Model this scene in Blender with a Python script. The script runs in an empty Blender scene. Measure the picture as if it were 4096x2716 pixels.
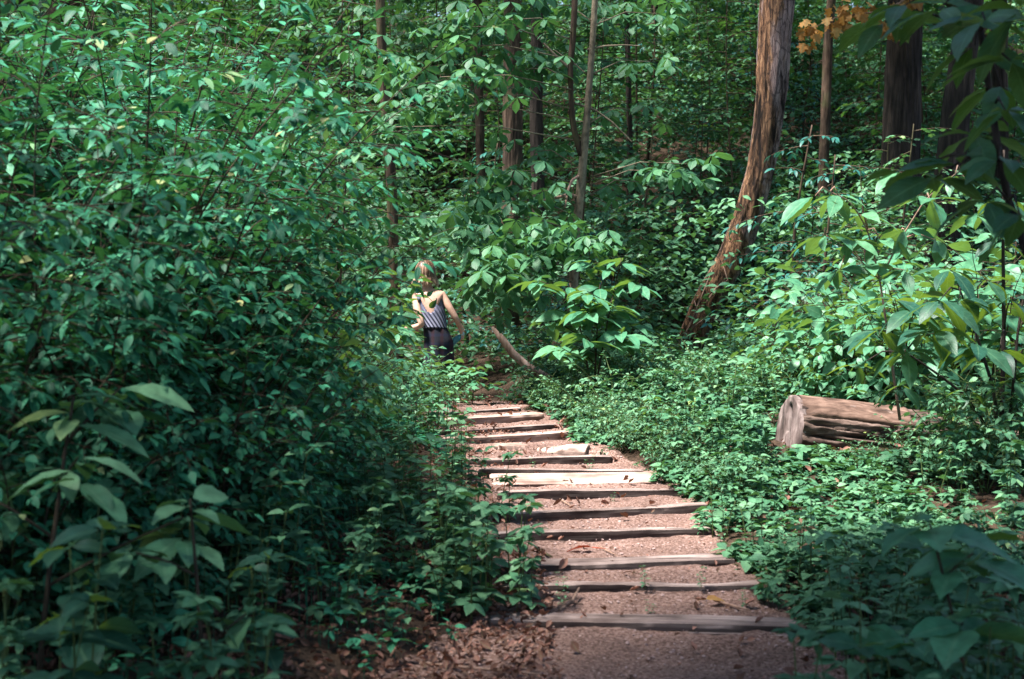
import bpy, math, random
import numpy as np
from mathutils import Vector, Matrix

random.seed(7)
rng = np.random.default_rng(7)
C = bpy.context.scene.collection
PI = math.pi

# ------------------------------------------------------------------ camera
CAM = np.array([0.0, 0.0, 1.6])
FPX = 1422.0
PITCH = math.atan(54.5 / FPX)          # looking slightly down
EYE = 1.6
_f = np.array([0, math.cos(PITCH), -math.sin(PITCH)])
_u = np.array([0, math.sin(PITCH), math.cos(PITCH)])
def at(px, py, d):
    """world point seen at pixel (px,py) of the 1024 picture at distance d along y"""
    r = _f * FPX + np.array([1.0, 0, 0]) * (px - 512) - _u * (py - 339.5)
    return CAM + r * (d / r[1])
def on_level(px, py, z):
    r = _f * FPX + np.array([1.0, 0, 0]) * (px - 512) - _u * (py - 339.5)
    return CAM + r * ((z - EYE) / r[2])

cam_d = bpy.data.cameras.new('camera'); cam = bpy.data.objects.new('camera', cam_d); C.objects.link(cam)
cam.location = CAM; cam.rotation_euler = (PI / 2 - PITCH, 0, 0)
cam_d.sensor_width = 36; cam_d.lens = 36 * FPX / 1024
cam_d.clip_end = 1000
cam_d.dof.use_dof = True; cam_d.dof.focus_distance = 13.5; cam_d.dof.aperture_fstop = 3.2
bpy.context.scene.camera = cam

# ------------------------------------------------------------------ noise
def _h(i, j, k):
    n = (i * 374761393 + j * 668265263 + k * 2147483647 + 12345) & 0xffffffff
    n = ((n ^ (n >> 13)) * 1274126177) & 0xffffffff
    n = ((n ^ (n >> 16)) * 2246822519) & 0xffffffff
    return ((n ^ (n >> 13)) & 0xffffff) / float(0xffffff)
def vnoise(x, y, z=0.0):
    x, y, z = np.broadcast_arrays(np.asarray(x, float), np.asarray(y, float), np.asarray(z, float))
    xi = np.floor(x).astype(np.int64); yi = np.floor(y).astype(np.int64); zi = np.floor(z).astype(np.int64)
    fx = x - xi; fy = y - yi; fz = z - zi
    fx = fx * fx * (3 - 2 * fx); fy = fy * fy * (3 - 2 * fy); fz = fz * fz * (3 - 2 * fz)
    r = 0
    for a in (0, 1):
        for b in (0, 1):
            for c in (0, 1):
                w = (fx if a else 1 - fx) * (fy if b else 1 - fy) * (fz if c else 1 - fz)
                r = r + w * _h(xi + a, yi + b, zi + c)
    return r * 2 - 1
def fbm(x, y, z=0.0, o=4):
    s = 0; a = 1; f = 1
    for i in range(o):
        s = s + a * vnoise(np.asarray(x) * f + 17.3 * i, np.asarray(y) * f - 9.1 * i, np.asarray(z) * f + 3.7 * i); a *= .5; f *= 2.03
    return s
def sstep(a, b, x):
    t = np.clip((np.asarray(x, float) - a) / (b - a), 0, 1); return t * t * (3 - 2 * t)

# ------------------------------------------------------------------ tagging
def tag(o, label=None, cat=None, group=None, kind=None):
    if label: o['label'] = label
    if cat: o['category'] = cat
    if group: o['group'] = group
    if kind: o['kind'] = kind
    return o
def empty(name, loc=(0, 0, 0), rz=0.0):
    o = bpy.data.objects.new(name, None); C.objects.link(o); o.location = loc; o.rotation_euler = (0, 0, rz)
    o.empty_display_size = 0.1
    return o
def copy_tree(o, parent=None):
    c = o.copy(); C.objects.link(c); c.parent = parent
    for ch in list(o.children): copy_tree(ch, c)
    return c

# ------------------------------------------------------------------ mesh accumulator
class Acc:
    def __init__(s): s.v = []; s.q = []; s.t = []; s.a = []; s.n = 0
    def add(s, v, q=None, t=None, a=None):
        v = np.asarray(v, float).reshape(-1, 3)
        if q is not None and len(q): s.q.append(np.asarray(q, np.int64).reshape(-1, 4) + s.n)
        if t is not None and len(t): s.t.append(np.asarray(t, np.int64).reshape(-1, 3) + s.n)
        s.v.append(v)
        s.a.append(np.zeros((len(v), 3)) if a is None else np.asarray(a, float).reshape(-1, 3))
        s.n += len(v)
    def build(s, name, mat, parent=None, smooth=True):
        V = np.concatenate(s.v) if s.v else np.zeros((0, 3)); A = np.concatenate(s.a)
        Q = np.concatenate(s.q) if s.q else np.zeros((0, 4), np.int64)
        T = np.concatenate(s.t) if s.t else np.zeros((0, 3), np.int64)
        m = bpy.data.meshes.new(name)
        m.vertices.add(len(V)); m.vertices.foreach_set('co', V.astype(np.float32).ravel())
        L = np.concatenate([Q.ravel(), T.ravel()]).astype(np.int32)
        m.loops.add(len(L)); m.loops.foreach_set('vertex_index', L)
        nf = len(Q) + len(T); m.polygons.add(nf)
        st = np.concatenate([np.arange(len(Q)) * 4, len(Q) * 4 + np.arange(len(T)) * 3]).astype(np.int32)
        m.polygons.foreach_set('loop_start', st)
        m.update(calc_edges=True)
        m.polygons.foreach_set('use_smooth', np.full(nf, smooth, dtype=bool))
        at_ = m.attributes.new('lc', 'FLOAT_VECTOR', 'POINT'); at_.data.foreach_set('vector', A.astype(np.float32).ravel())
        m.materials.append(mat)
        o = bpy.data.objects.new(name, m); C.objects.link(o)
        if parent is not None: o.parent = parent
        return o
    # leaves: template (V,Q,T,A) placed at pos along dirs with normal near up
    def leaves(s, tm, pos, dirs, size, up=None, tilt=.35, rnd=None, r=rng):
        V, Q, T, A = tm
        pos = np.asarray(pos, float).reshape(-1, 3); n = len(pos)
        if n == 0: return
        dirs = np.asarray(dirs, float).reshape(-1, 3); dirs = dirs / np.linalg.norm(dirs, axis=1, keepdims=True)
        size = np.broadcast_to(np.asarray(size, float), (n,))
        if up is None: up = np.array([0, 0, 1.0])
        upv = np.broadcast_to(up, (n, 3)) + r.normal(0, tilt, (n, 3))
        side = np.cross(upv, dirs); side /= (np.linalg.norm(side, axis=1, keepdims=True) + 1e-9)
        nrm = np.cross(dirs, side)
        R = np.stack([dirs, side, nrm], axis=2)        # n,3,3 columns
        W = np.einsum('nij,kj->nki', R, V) * size[:, None, None] + pos[:, None, :]
        k = len(V); off = (np.arange(n) * k)[:, None, None]
        if rnd is None: rnd = r.random(n)
        At = np.broadcast_to(A, (n, k, 3)).copy(); At[:, :, 0] = rnd[:, None]
        s.add(W.reshape(-1, 3), (Q[None] + off).reshape(-1, 4) if len(Q) else None,
              (T[None] + off).reshape(-1, 3) if len(T) else None, At.reshape(-1, 3))
    def tube(s, P, R, sides=5, cap=True, disp=None):
        P = np.asarray(P, float); n = len(P); R = np.broadcast_to(np.asarray(R, float), (n,))
        tg = np.gradient(P, axis=0); tg /= (np.linalg.norm(tg, axis=1, keepdims=True) + 1e-9)
        ref = np.array([0, 0, 1.0]) if abs(tg[0][2]) < .8 else np.array([0, 1.0, 0])
        a = np.cross(tg, ref); a /= (np.linalg.norm(a, axis=1, keepdims=True) + 1e-9); b = np.cross(a, tg)
        th = np.arange(sides) / sides * 2 * PI
        rr = R[:, None] * np.ones((1, sides))
        if disp is not None: rr = rr * disp(np.arange(n)[:, None] / (n - 1), th[None, :])
        V = P[:, None, :] + rr[:, :, None] * (np.cos(th)[None, :, None] * a[:, None, :] + np.sin(th)[None, :, None] * b[:, None, :])
        i = np.arange(n - 1)[:, None] * sides; j = np.arange(sides)[None]; j2 = (j + 1) % sides
        q = np.stack([i + j, i + j2, i + sides + j2, i + sides + j], axis=2).reshape(-1, 4)
        at3 = np.zeros((n, sides, 3)); at3[:, :, 1] = (np.arange(n) / (n - 1))[:, None]; at3[:, :, 2] = (th / (2 * PI))[None]
        VV = V.reshape(-1, 3); AA = at3.reshape(-1, 3); T = []
        if cap:
            VV = np.concatenate([VV, P[:1], P[-1:]]); AA = np.concatenate([AA, AA[:1], AA[-1:]])
            c0 = n * sides; c1 = c0 + 1
            for k in range(sides):
                T.append((c0, (k + 1) % sides, k)); T.append((c1, (n - 1) * sides + k, (n - 1) * sides + (k + 1) % sides))
        s.add(VV, q, T, AA)
    def box(s, c, d, rz=0.0):
        x, y, z = np.array(d) / 2
        v = np.array([[a, b, e] for a in (-x, x) for b in (-y, y) for e in (-z, z)])
        cr, sr = math.cos(rz), math.sin(rz)
        v = np.stack([v[:, 0] * cr - v[:, 1] * sr, v[:, 0] * sr + v[:, 1] * cr, v[:, 2]], 1) + np.array(c)
        s.add(v, [(0, 1, 3, 2), (4, 6, 7, 5), (0, 4, 5, 1), (2, 3, 7, 6), (0, 2, 6, 4), (1, 5, 7, 3)])

# ------------------------------------------------------------------ leaf templates
def T_leaf(rows=5, w=.45, p=.8, droop=.18, fold=.25, ang=0.0, x0=0.0, L=1.0, pitch=0.0, wave=0.0, tip=1.0):
    """a blade along +x, width w, folded on its midrib"""
    V = []; A = []; Q = []; T = []
    us = np.linspace(0, 1, rows)
    for k, u in enumerate(us):
        ww = w / 2 * math.sin(PI * min(1, u ** p)) ** tip
        if k == 0 or k == rows - 1:
            V.append((u, 0, 0)); A.append((0, u, 0))
        else:
            wv = wave * (1 if k % 2 else -1)
            V += [(u, ww, fold * ww + wv), (u, 0, 0), (u, -ww, fold * ww - wv * .5)]; A += [(0, u, 1), (0, u, 0), (0, u, -1)]
    V = np.array(V, float); V[:, 2] -= droop * V[:, 0] ** 2
    V *= L; V[:, 0] += x0
    cp, sp = math.cos(pitch), math.sin(pitch)
    V = np.stack([V[:, 0] * cp + V[:, 2] * sp, V[:, 1], -V[:, 0] * sp + V[:, 2] * cp], 1)
    ca, sa = math.cos(ang), math.sin(ang)
    V = np.stack([V[:, 0] * ca - V[:, 1] * sa, V[:, 0] * sa + V[:, 1] * ca, V[:, 2]], 1)
    T += [(0, 2, 1), (0, 3, 2)]
    for k in range(rows - 3):
        b = 1 + 3 * k
        Q += [(b, b + 1, b + 4, b + 3), (b + 1, b + 2, b + 5, b + 4)]
    b = 1 + 3 * (rows - 3); e = len(V) - 1
    T += [(b, b + 1, e), (b + 1, b + 2, e)]
    return V, np.array(Q, np.int64).reshape(-1, 4), np.array(T, np.int64), np.array(A, float)
def T_join(L):
    V = []; Q = []; T = []; A = []; n = 0
    for v, q, t, a in L:
        V.append(v); Q.append(q + n); T.append(t + n); A.append(a); n += len(v)
    return np.concatenate(V), np.concatenate(Q), np.concatenate(T), np.concatenate(A)
def T_palm(rows=5, spread=1.15, n=5, w=.42, pitch=.45, L=1.0, p=1.5):
    out = []
    for k in range(n):
        a = (k - (n - 1) / 2) / ((n - 1) / 2) * spread * (PI / 2) * 1.15
        l = L * (1 - .33 * abs(k - (n - 1) / 2) / ((n - 1) / 2))
        out.append(T_leaf(rows, w, p, .22, .22, a, .04, l, pitch + .1 * (k % 2)))
    return T_join(out)
def T_maple(L=1.0, lob=5, pitch=.15):
    pts = [(0, .0), (.10, -.28), (.02, -.52), (.28, -.36), (.52, -.62), (.56, -.22), (.74, -.28), (1.0, 0)]
    pts = pts + [(x, -y) for x, y in pts[-2:0:-1]]
    c = (.34, 0)
    V = [c] + pts
    V = np.array([(x, y, -.25 * x * x - .18 * abs(y) + .03 * ((i * 7) % 3)) for i, (x, y) in enumerate(V)]) * L
    A = np.array([(0, x, 2 * y) for x, y in [c] + pts])
    n = len(pts); T = [(0, 1 + i, 1 + (i + 1) % n) for i in range(n)]
    return V, np.zeros((0, 4), np.int64), np.array(T, np.int64), A
L_OV = T_leaf(5, .55, .75, .2, .22)                       # oval
L_OVN = T_leaf(7, .56, .75, .28, .25, wave=.012)           # oval, near
L_LANCE = T_leaf(6, .36, .85, .3, .25)                     # long
L_BIG = T_leaf(9, .40, 1.15, .38, .22, wave=.01)           # large obovate
L_BROAD = T_leaf(9, .62, .8, .3, .22, wave=.015)
L_PALM = T_palm(5, w=.5, pitch=.3)
L_MAPLE = T_maple()
L_SM = T_leaf(4, .6, .8, .15, .2)
L_TRI = T_join([T_leaf(5, .62, .8, .2, .2, a, .05, .62, .12, wave=.01) for a in (-1.15, 0, 1.15)])
L_CURL = T_leaf(6, .6, .8, -.5, 1.0, wave=.05)

# ------------------------------------------------------------------ materials
def nodes(name):
    m = bpy.data.materials.new(name); m.use_nodes = True; nt = m.node_tree; nt.nodes.clear()
    return m, nt, nt.nodes, nt.links
def N(nt, t, **kw):
    n = nt.nodes.new(t)
    for k, v in kw.items():
        if k in n.inputs: n.inputs[k].default_value = v
        else: setattr(n, k, v)
    return n
def rgba(c): return (c[0], c[1], c[2], 1)
def ramp(nt, stops):
    r = nt.nodes.new('ShaderNodeValToRGB'); e = r.color_ramp.elements
    while len(e) < len(stops): e.new(.5)
    for i, (p, c) in enumerate(stops): e[i].position = p; e[i].color = rgba(c)
    return r
def leaf_mat(name, stops, trans=(.30, .42, .03), tf=.3, rough=.42, vein=.35, spec=.22):
    m, nt, ns, lk = nodes(name)
    at_ = N(nt, 'ShaderNodeAttribute', attribute_name='lc'); sp = N(nt, 'ShaderNodeSeparateXYZ'); lk.new(at_.outputs['Vector'], sp.inputs[0])
    oi = N(nt, 'ShaderNodeObjectInfo')
    ad = N(nt, 'ShaderNodeMath', operation='MULTIPLY_ADD'); lk.new(oi.outputs['Random'], ad.inputs[0]); ad.inputs[1].default_value = .3
    mm = N(nt, 'ShaderNodeMath', operation='MULTIPLY_ADD'); lk.new(sp.outputs['X'], mm.inputs[0]); mm.inputs[1].default_value = .7; mm.inputs[2].default_value = 0
    lk.new(mm.outputs[0], ad.inputs[2])
    rp = ramp(nt, stops); lk.new(ad.outputs[0], rp.inputs[0])
    # veins: midrib and side veins from the leaf's own coordinates
    ab = N(nt, 'ShaderNodeMath', operation='ABSOLUTE'); lk.new(sp.outputs['Z'], ab.inputs[0])
    lt = N(nt, 'ShaderNodeMapRange'); lt.inputs['From Min'].default_value = .02; lt.inputs['From Max'].default_value = .12
    lt.inputs['To Min'].default_value = 1; lt.inputs['To Max'].default_value = 0; lk.new(ab.outputs[0], lt.inputs['Value'])
    sv = N(nt, 'ShaderNodeMath', operation='MULTIPLY_ADD'); lk.new(ab.outputs[0], sv.inputs[0]); sv.inputs[1].default_value = -2.2
    su = N(nt, 'ShaderNodeMath', operation='MULTIPLY'); lk.new(sp.outputs['Y'], su.inputs[0]); su.inputs[1].default_value = 9
    lk.new(su.outputs[0], sv.inputs[2])
    fr = N(nt, 'ShaderNodeMath', operation='FRACT'); lk.new(sv.outputs[0], fr.inputs[0])
    pk = N(nt, 'ShaderNodeMapRange'); pk.inputs['From Min'].default_value = .8; pk.inputs['From Max'].default_value = 1.0
    pk.inputs['To Min'].default_value = 0; pk.inputs['To Max'].default_value = .55; lk.new(fr.outputs[0], pk.inputs['Value'])
    mx = N(nt, 'ShaderNodeMath', operation='MAXIMUM'); lk.new(lt.outputs[0], mx.inputs[0]); lk.new(pk.outputs[0], mx.inputs[1])
    vm = N(nt, 'ShaderNodeMath', operation='MULTIPLY'); lk.new(mx.outputs[0], vm.inputs[0]); vm.inputs[1].default_value = vein
    mix = N(nt, 'ShaderNodeMix', data_type='RGBA'); lk.new(vm.outputs[0], mix.inputs[0]); lk.new(rp.outputs[0], mix.inputs[6]); mix.inputs[7].default_value = (.16, .30, .16, 1)
    no = N(nt, 'ShaderNodeTexNoise', Scale=22.0, Detail=2.0)
    tc = N(nt, 'ShaderNodeTexCoord'); lk.new(tc.outputs['Object'], no.inputs['Vector'])
    hv = N(nt, 'ShaderNodeHueSaturation'); lk.new(mix.outputs[2], hv.inputs['Color'])
    mr = N(nt, 'ShaderNodeMapRange'); mr.inputs['From Min'].default_value = .3; mr.inputs['From Max'].default_value = .7; mr.inputs['To Min'].default_value = .75; mr.inputs['To Max'].default_value = 1.25
    lk.new(no.outputs[0], mr.inputs['Value']); lk.new(mr.outputs[0], hv.inputs['Value'])
    pb = N(nt, 'ShaderNodeBsdfPrincipled', Roughness=rough); pb.inputs['Specular IOR Level'].default_value = spec
    lk.new(hv.outputs[0], pb.inputs['Base Color'])
    bp = N(nt, 'ShaderNodeBump', Strength=.25, Distance=.004); lk.new(mx.outputs[0], bp.inputs['Height']); lk.new(bp.outputs[0], pb.inputs['Normal'])
    tr = N(nt, 'ShaderNodeBsdfTranslucent'); 
    tm = N(nt, 'ShaderNodeMix', data_type='RGBA'); tm.blend_type = 'MIX'; tm.inputs[0].default_value = .75
    lk.new(hv.outputs[0], tm.inputs[6]); tm.inputs[7].default_value = rgba(trans); lk.new(tm.outputs[2], tr.inputs['Color'])
    ms = N(nt, 'ShaderNodeMixShader'); ms.inputs[0].default_value = tf
    lk.new(pb.outputs[0], ms.inputs[1]); lk.new(tr.outputs[0], ms.inputs[2])
    out = N(nt, 'ShaderNodeOutputMaterial'); lk.new(ms.outputs[0], out.inputs[0])
    return m
G = lambda r, g, b, k=1.0: (r * k, g * k, b * k)
M = {}
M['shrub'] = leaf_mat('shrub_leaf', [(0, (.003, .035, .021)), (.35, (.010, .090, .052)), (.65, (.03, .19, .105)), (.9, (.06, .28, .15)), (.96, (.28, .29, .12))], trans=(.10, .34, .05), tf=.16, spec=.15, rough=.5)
M['buckeye'] = leaf_mat('compound_leaf', [(0, (.025, .10, .05)), (.5, (.045, .145, .07)), (.9, (.065, .19, .085)), (1, (.12, .22, .05))], rough=.5, trans=(.14, .34, .05), tf=.22)
M['maple'] = leaf_mat('lobed_leaf', [(0, (.010, .060, .028)), (.5, (.028, .125, .050)), (1, (.075, .21, .06))], rough=.5, trans=(.16, .36, .04), tf=.22)
M['teal'] = leaf_mat('blue_green_leaf', [(0, (.008, .07, .065)), (.5, (.018, .12, .105)), (1, (.035, .17, .14))], rough=.38, trans=(.05, .25, .12), tf=.15)
M['pawpaw'] = leaf_mat('long_leaf', [(0, (.035, .145, .08)), (.5, (.06, .20, .11)), (1, (.10, .26, .13))], trans=(.30, .50, .03), tf=.19, vein=.5)
M['darkleaf'] = leaf_mat('large_dark_leaf', [(0, (.010, .055, .042)), (.5, (.018, .08, .055)), (1, (.04, .12, .065))], trans=(.30, .48, .02), tf=.25, vein=.4)
M['herb'] = leaf_mat('herb_leaf', [(0, (.018, .075, .038)), (.5, (.055, .165, .085)), (.88, (.14, .30, .155)), (1, (.30, .36, .08))], rough=.5, trans=(.16, .38, .06), tf=.15)
M['brown'] = leaf_mat('withered_leaf', [(0, (.14, .055, .012)), (.5, (.32, .15, .04)), (1, (.5, .31, .12))], trans=(.7, .35, .07), tf=.3, rough=.7)
M['litter'] = leaf_mat('leaf_litter', [(0, (.06, .03, .022)), (.5, (.16, .075, .055)), (.85, (.36, .18, .14)), (1, (.5, .16, .05))], trans=(.3, .1, .04), tf=.1, rough=.8)
M['red'] = leaf_mat('red_fallen_leaf', [(0, (.6, .08, .03)), (1, (.65, .10, .04))], trans=(.6, .1, .03), tf=.1, rough=.6, vein=.1)

def bark_mat(name, c0, c1, c2, scale=14, stretch=.16, bump=.5, dist=.02, moss=0.0):
    m, nt, ns, lk = nodes(name)
    tc = N(nt, 'ShaderNodeTexCoord'); mp = N(nt, 'ShaderNodeMapping'); mp.inputs['Scale'].default_value = (1, 1, stretch)
    lk.new(tc.outputs['Object'], mp.inputs[0])
    n1 = N(nt, 'ShaderNodeTexNoise', Scale=float(scale), Detail=6.0, Roughness=.65); lk.new(mp.outputs[0], n1.inputs['Vector'])
    v = N(nt, 'ShaderNodeTexVoronoi', Scale=scale * 1.3); lk.new(mp.outputs[0], v.inputs['Vector'])
    n2 = N(nt, 'ShaderNodeTexNoise', Scale=2.1, Detail=3.0); lk.new(tc.outputs['Object'], n2.inputs['Vector'])
    rp = ramp(nt, [(.32, c0), (.5, c1), (.72, c2)]); lk.new(n1.outputs[0], rp.inputs[0])
    r2 = ramp(nt, [(.4, (.7, .7, .7)), (.62, (1.25, 1.2, 1.15))]); lk.new(n2.outputs[0], r2.inputs[0])
    mu = N(nt, 'ShaderNodeMix', data_type='RGBA', blend_type='MULTIPLY'); mu.inputs[0].default_value = 1; lk.new(rp.outputs[0], mu.inputs[6]); lk.new(r2.outputs[0], mu.inputs[7])
    last = mu.outputs[2]
    if moss:
        n3 = N(nt, 'ShaderNodeTexNoise', Scale=3.0, Detail=4.0); lk.new(tc.outputs['Object'], n3.inputs['Vector'])
        r3 = ramp(nt, [(.5, (0, 0, 0)), (.62, (moss,) * 3)]); lk.new(n3.outputs[0], r3.inputs[0])
        mm = N(nt, 'ShaderNodeMix', data_type='RGBA'); lk.new(r3.outputs[0], mm.inputs[0]); lk.new(last, mm.inputs[6]); mm.inputs[7].default_value = (.07, .10, .03, 1); last = mm.outputs[2]
    pb = N(nt, 'ShaderNodeBsdfPrincipled', Roughness=.85); lk.new(last, pb.inputs['Base Color']); pb.inputs['Specular IOR Level'].default_value = .2
    ad = N(nt, 'ShaderNodeMath', operation='ADD'); lk.new(n1.outputs[0], ad.inputs[0]); lk.new(v.outputs[0], ad.inputs[1])
    bp = N(nt, 'ShaderNodeBump', Strength=bump, Distance=dist); lk.new(ad.outputs[0], bp.inputs['Height']); lk.new(bp.outputs[0], pb.inputs['Normal'])
    out = N(nt, 'ShaderNodeOutputMaterial'); lk.new(pb.outputs[0], out.inputs[0])
    return m
M['bark_dark'] = bark_mat('dark_furrowed_bark', (.010, .008, .007), (.035, .027, .023), (.085, .065, .055), 16, .1, .9, .03)
M['bark_brown'] = bark_mat('brown_bark', (.022, .014, .010), (.065, .043, .030), (.14, .095, .07), 14, .2, .7, .02, moss=.3)
M['bark_smooth'] = bark_mat('smooth_grey_bark', (.08, .065, .045), (.17, .14, .10), (.27, .22, .16), 22, .6, .3, .008)
M['stem'] = bark_mat('stem_bark', (.018, .014, .009), (.04, .03, .02), (.08, .055, .035), 30, .3, .2, .004)
M['twig'] = bark_mat('pale_twig_bark', (.14, .09, .065), (.26, .17, .13), (.36, .25, .2), 30, .3, .2, .004)
M['stem_green'] = bark_mat('green_stem', (.04, .07, .02), (.08, .12, .04), (.14, .18, .07), 30, .3, .1, .003)
M['deadwood'] = bark_mat('weathered_dead_wood', (.10, .065, .05), (.30, .21, .17), (.5, .38, .33), 18, .12, .8, .012)

def wood_mat(name, c0, c1, c2, axis=0, scale=26, moss=0.0, front_shade=0.0):
    m, nt, ns, lk = nodes(name)
    tc = N(nt, 'ShaderNodeTexCoord'); mp = N(nt, 'ShaderNodeMapping'); s = [1, 1, 1]; s[axis] = .05; mp.inputs['Scale'].default_value = s
    lk.new(tc.outputs['Object'], mp.inputs[0])
    oi = N(nt, 'ShaderNodeObjectInfo'); lo = N(nt, 'ShaderNodeVectorMath', operation='ADD'); lk.new(mp.outputs[0], lo.inputs[0])
    cm = N(nt, 'ShaderNodeCombineXYZ'); lk.new(oi.outputs['Random'], cm.inputs[1]); lk.new(cm.outputs[0], lo.inputs[1])
    n1 = N(nt, 'ShaderNodeTexNoise', Scale=float(scale), Detail=7.0, Roughness=.7, Distortion=.4); lk.new(lo.outputs[0], n1.inputs['Vector'])
    n2 = N(nt, 'ShaderNodeTexNoise', Scale=4.0, Detail=4.0); lk.new(tc.outputs['Object'], n2.inputs['Vector'])
    rp = ramp(nt, [(.33, c0), (.5, c1), (.68, c2)]); lk.new(n1.outputs[0], rp.inputs[0])
    r2 = ramp(nt, [(.38, (.55, .5, .48)), (.6, (1.15, 1.12, 1.1))]); lk.new(n2.outputs[0], r2.inputs[0])
    mu = N(nt, 'ShaderNodeMix', data_type='RGBA', blend_type='MULTIPLY'); mu.inputs[0].default_value = 1; lk.new(rp.outputs[0], mu.inputs[6]); lk.new(r2.outputs[0], mu.inputs[7])
    last = mu.outputs[2]
    if moss:
        n3 = N(nt, 'ShaderNodeTexNoise', Scale=7.0, Detail=4.0); lk.new(tc.outputs['Object'], n3.inputs['Vector'])
        r3 = ramp(nt, [(.52, (0, 0, 0)), (.65, (moss,) * 3)]); lk.new(n3.outputs[0], r3.inputs[0])
        mm = N(nt, 'ShaderNodeMix', data_type='RGBA'); lk.new(r3.outputs[0], mm.inputs[0]); lk.new(last, mm.inputs[6]); mm.inputs[7].default_value = (.09, .13, .04, 1); last = mm.outputs[2]
    if front_shade:
        # sunlit tops and shaded, damp fronts painted into the colour by face direction
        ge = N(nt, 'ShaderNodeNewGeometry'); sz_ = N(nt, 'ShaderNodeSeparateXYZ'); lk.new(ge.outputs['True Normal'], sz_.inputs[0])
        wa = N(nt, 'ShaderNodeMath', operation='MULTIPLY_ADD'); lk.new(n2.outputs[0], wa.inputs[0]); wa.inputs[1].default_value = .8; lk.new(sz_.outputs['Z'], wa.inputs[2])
        r4 = ramp(nt, [(.75, (front_shade,) * 3), (1.0, (1, 1, 1))]); lk.new(wa.outputs[0], r4.inputs[0])
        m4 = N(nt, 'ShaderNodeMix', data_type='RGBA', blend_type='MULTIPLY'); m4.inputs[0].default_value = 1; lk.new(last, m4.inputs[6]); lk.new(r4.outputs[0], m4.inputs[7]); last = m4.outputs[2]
    pb = N(nt, 'ShaderNodeBsdfPrincipled', Roughness=.8); lk.new(last, pb.inputs['Base Color']); pb.inputs['Specular IOR Level'].default_value = .25
    bp = N(nt, 'ShaderNodeBump', Strength=.7, Distance=.008); lk.new(n1.outputs[0], bp.inputs['Height']); lk.new(bp.outputs[0], pb.inputs['Normal'])
    out = N(nt, 'ShaderNodeOutputMaterial'); lk.new(pb.outputs[0], out.inputs[0])
    return m
M['timber'] = wood_mat('weathered_timber', (.08, .06, .055), (.24, .185, .17), (.44, .36, .335), front_shade=.3)
M['timber_pale'] = wood_mat('pale_front_shaded_timber', (.20, .135, .11), (.40, .29, .25), (.58, .45, .40), front_shade=.5)
M['logwood'] = wood_mat('rotting_log', (.012, .008, .007), (.10, .068, .055), (.30, .22, .19), axis=0, scale=24)
M['logend'] = wood_mat('sawn_log_end', (.05, .04, .037), (.17, .13, .125), (.30, .25, .24), axis=2, scale=16)
M['barkflap'] = wood_mat('orange_brown_bark', (.03, .018, .013), (.13, .08, .06), (.28, .19, .15), axis=0, scale=16)

def soil_mat(name, stops, sc=60, leafy=False):
    m, nt, ns, lk = nodes(name)
    tc = N(nt, 'ShaderNodeTexCoord')
    n1 = N(nt, 'ShaderNodeTexNoise', Scale=float(sc), Detail=8.0, Roughness=.75); lk.new(tc.outputs['Object'], n1.inputs['Vector'])
    v = N(nt, 'ShaderNodeTexVoronoi', Scale=sc * 1.1); lk.new(tc.outputs['Object'], v.inputs['Vector'])
    n2 = N(nt, 'ShaderNodeTexNoise', Scale=1.7, Detail=5.0); lk.new(tc.outputs['Object'], n2.inputs['Vector'])
    rp = ramp(nt, stops); lk.new(n1.outputs[0], rp.inputs[0])
    rv = ramp(nt, [(.0, (.6, .57, .55)), (.5, (1.1, 1.1, 1.1)), (1, (1.5, 1.45, 1.4))]); lk.new(v.outputs['Color'], rv.inputs[0])
    mu = N(nt, 'ShaderNodeMix', data_type='RGBA', blend_type='MULTIPLY'); mu.inputs[0].default_value = .6; lk.new(rp.outputs[0], mu.inputs[6]); lk.new(rv.outputs[0], mu.inputs[7])
    r2 = ramp(nt, [(.35, (.72, .7, .7)), (.65, (1.12, 1.1, 1.1))]); lk.new(n2.outputs[0], r2.inputs[0])
    m2 = N(nt, 'ShaderNodeMix', data_type='RGBA', blend_type='MULTIPLY'); m2.inputs[0].default_value = 1; lk.new(mu.outputs[2], m2.inputs[6]); lk.new(r2.outputs[0], m2.inputs[7])
    pb = N(nt, 'ShaderNodeBsdfPrincipled', Roughness=.95); lk.new(m2.outputs[2], pb.inputs['Base Color']); pb.inputs['Specular IOR Level'].default_value = .15
    ad = N(nt, 'ShaderNodeMath', operation='ADD'); lk.new(n1.outputs[0], ad.inputs[0]); lk.new(v.outputs[0], ad.inputs[1])
    bp = N(nt, 'ShaderNodeBump', Strength=.7, Distance=.008); lk.new(ad.outputs[0], bp.inputs['Height']); lk.new(bp.outputs[0], pb.inputs['Normal'])
    out = N(nt, 'ShaderNodeOutputMaterial'); lk.new(pb.outputs[0], out.inputs[0])
    return m
M['soil'] = soil_mat('path_soil', [(.36, (.035, .02, .015)), (.46, (.135, .08, .063)), (.55, (.24, .158, .135)), (.7, (.43, .32, .29))], 62)
M['forest_floor'] = soil_mat('forest_floor', [(.3, (.015, .011, .008)), (.5, (.045, .030, .020)), (.7, (.10, .065, .045))], 30)
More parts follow.
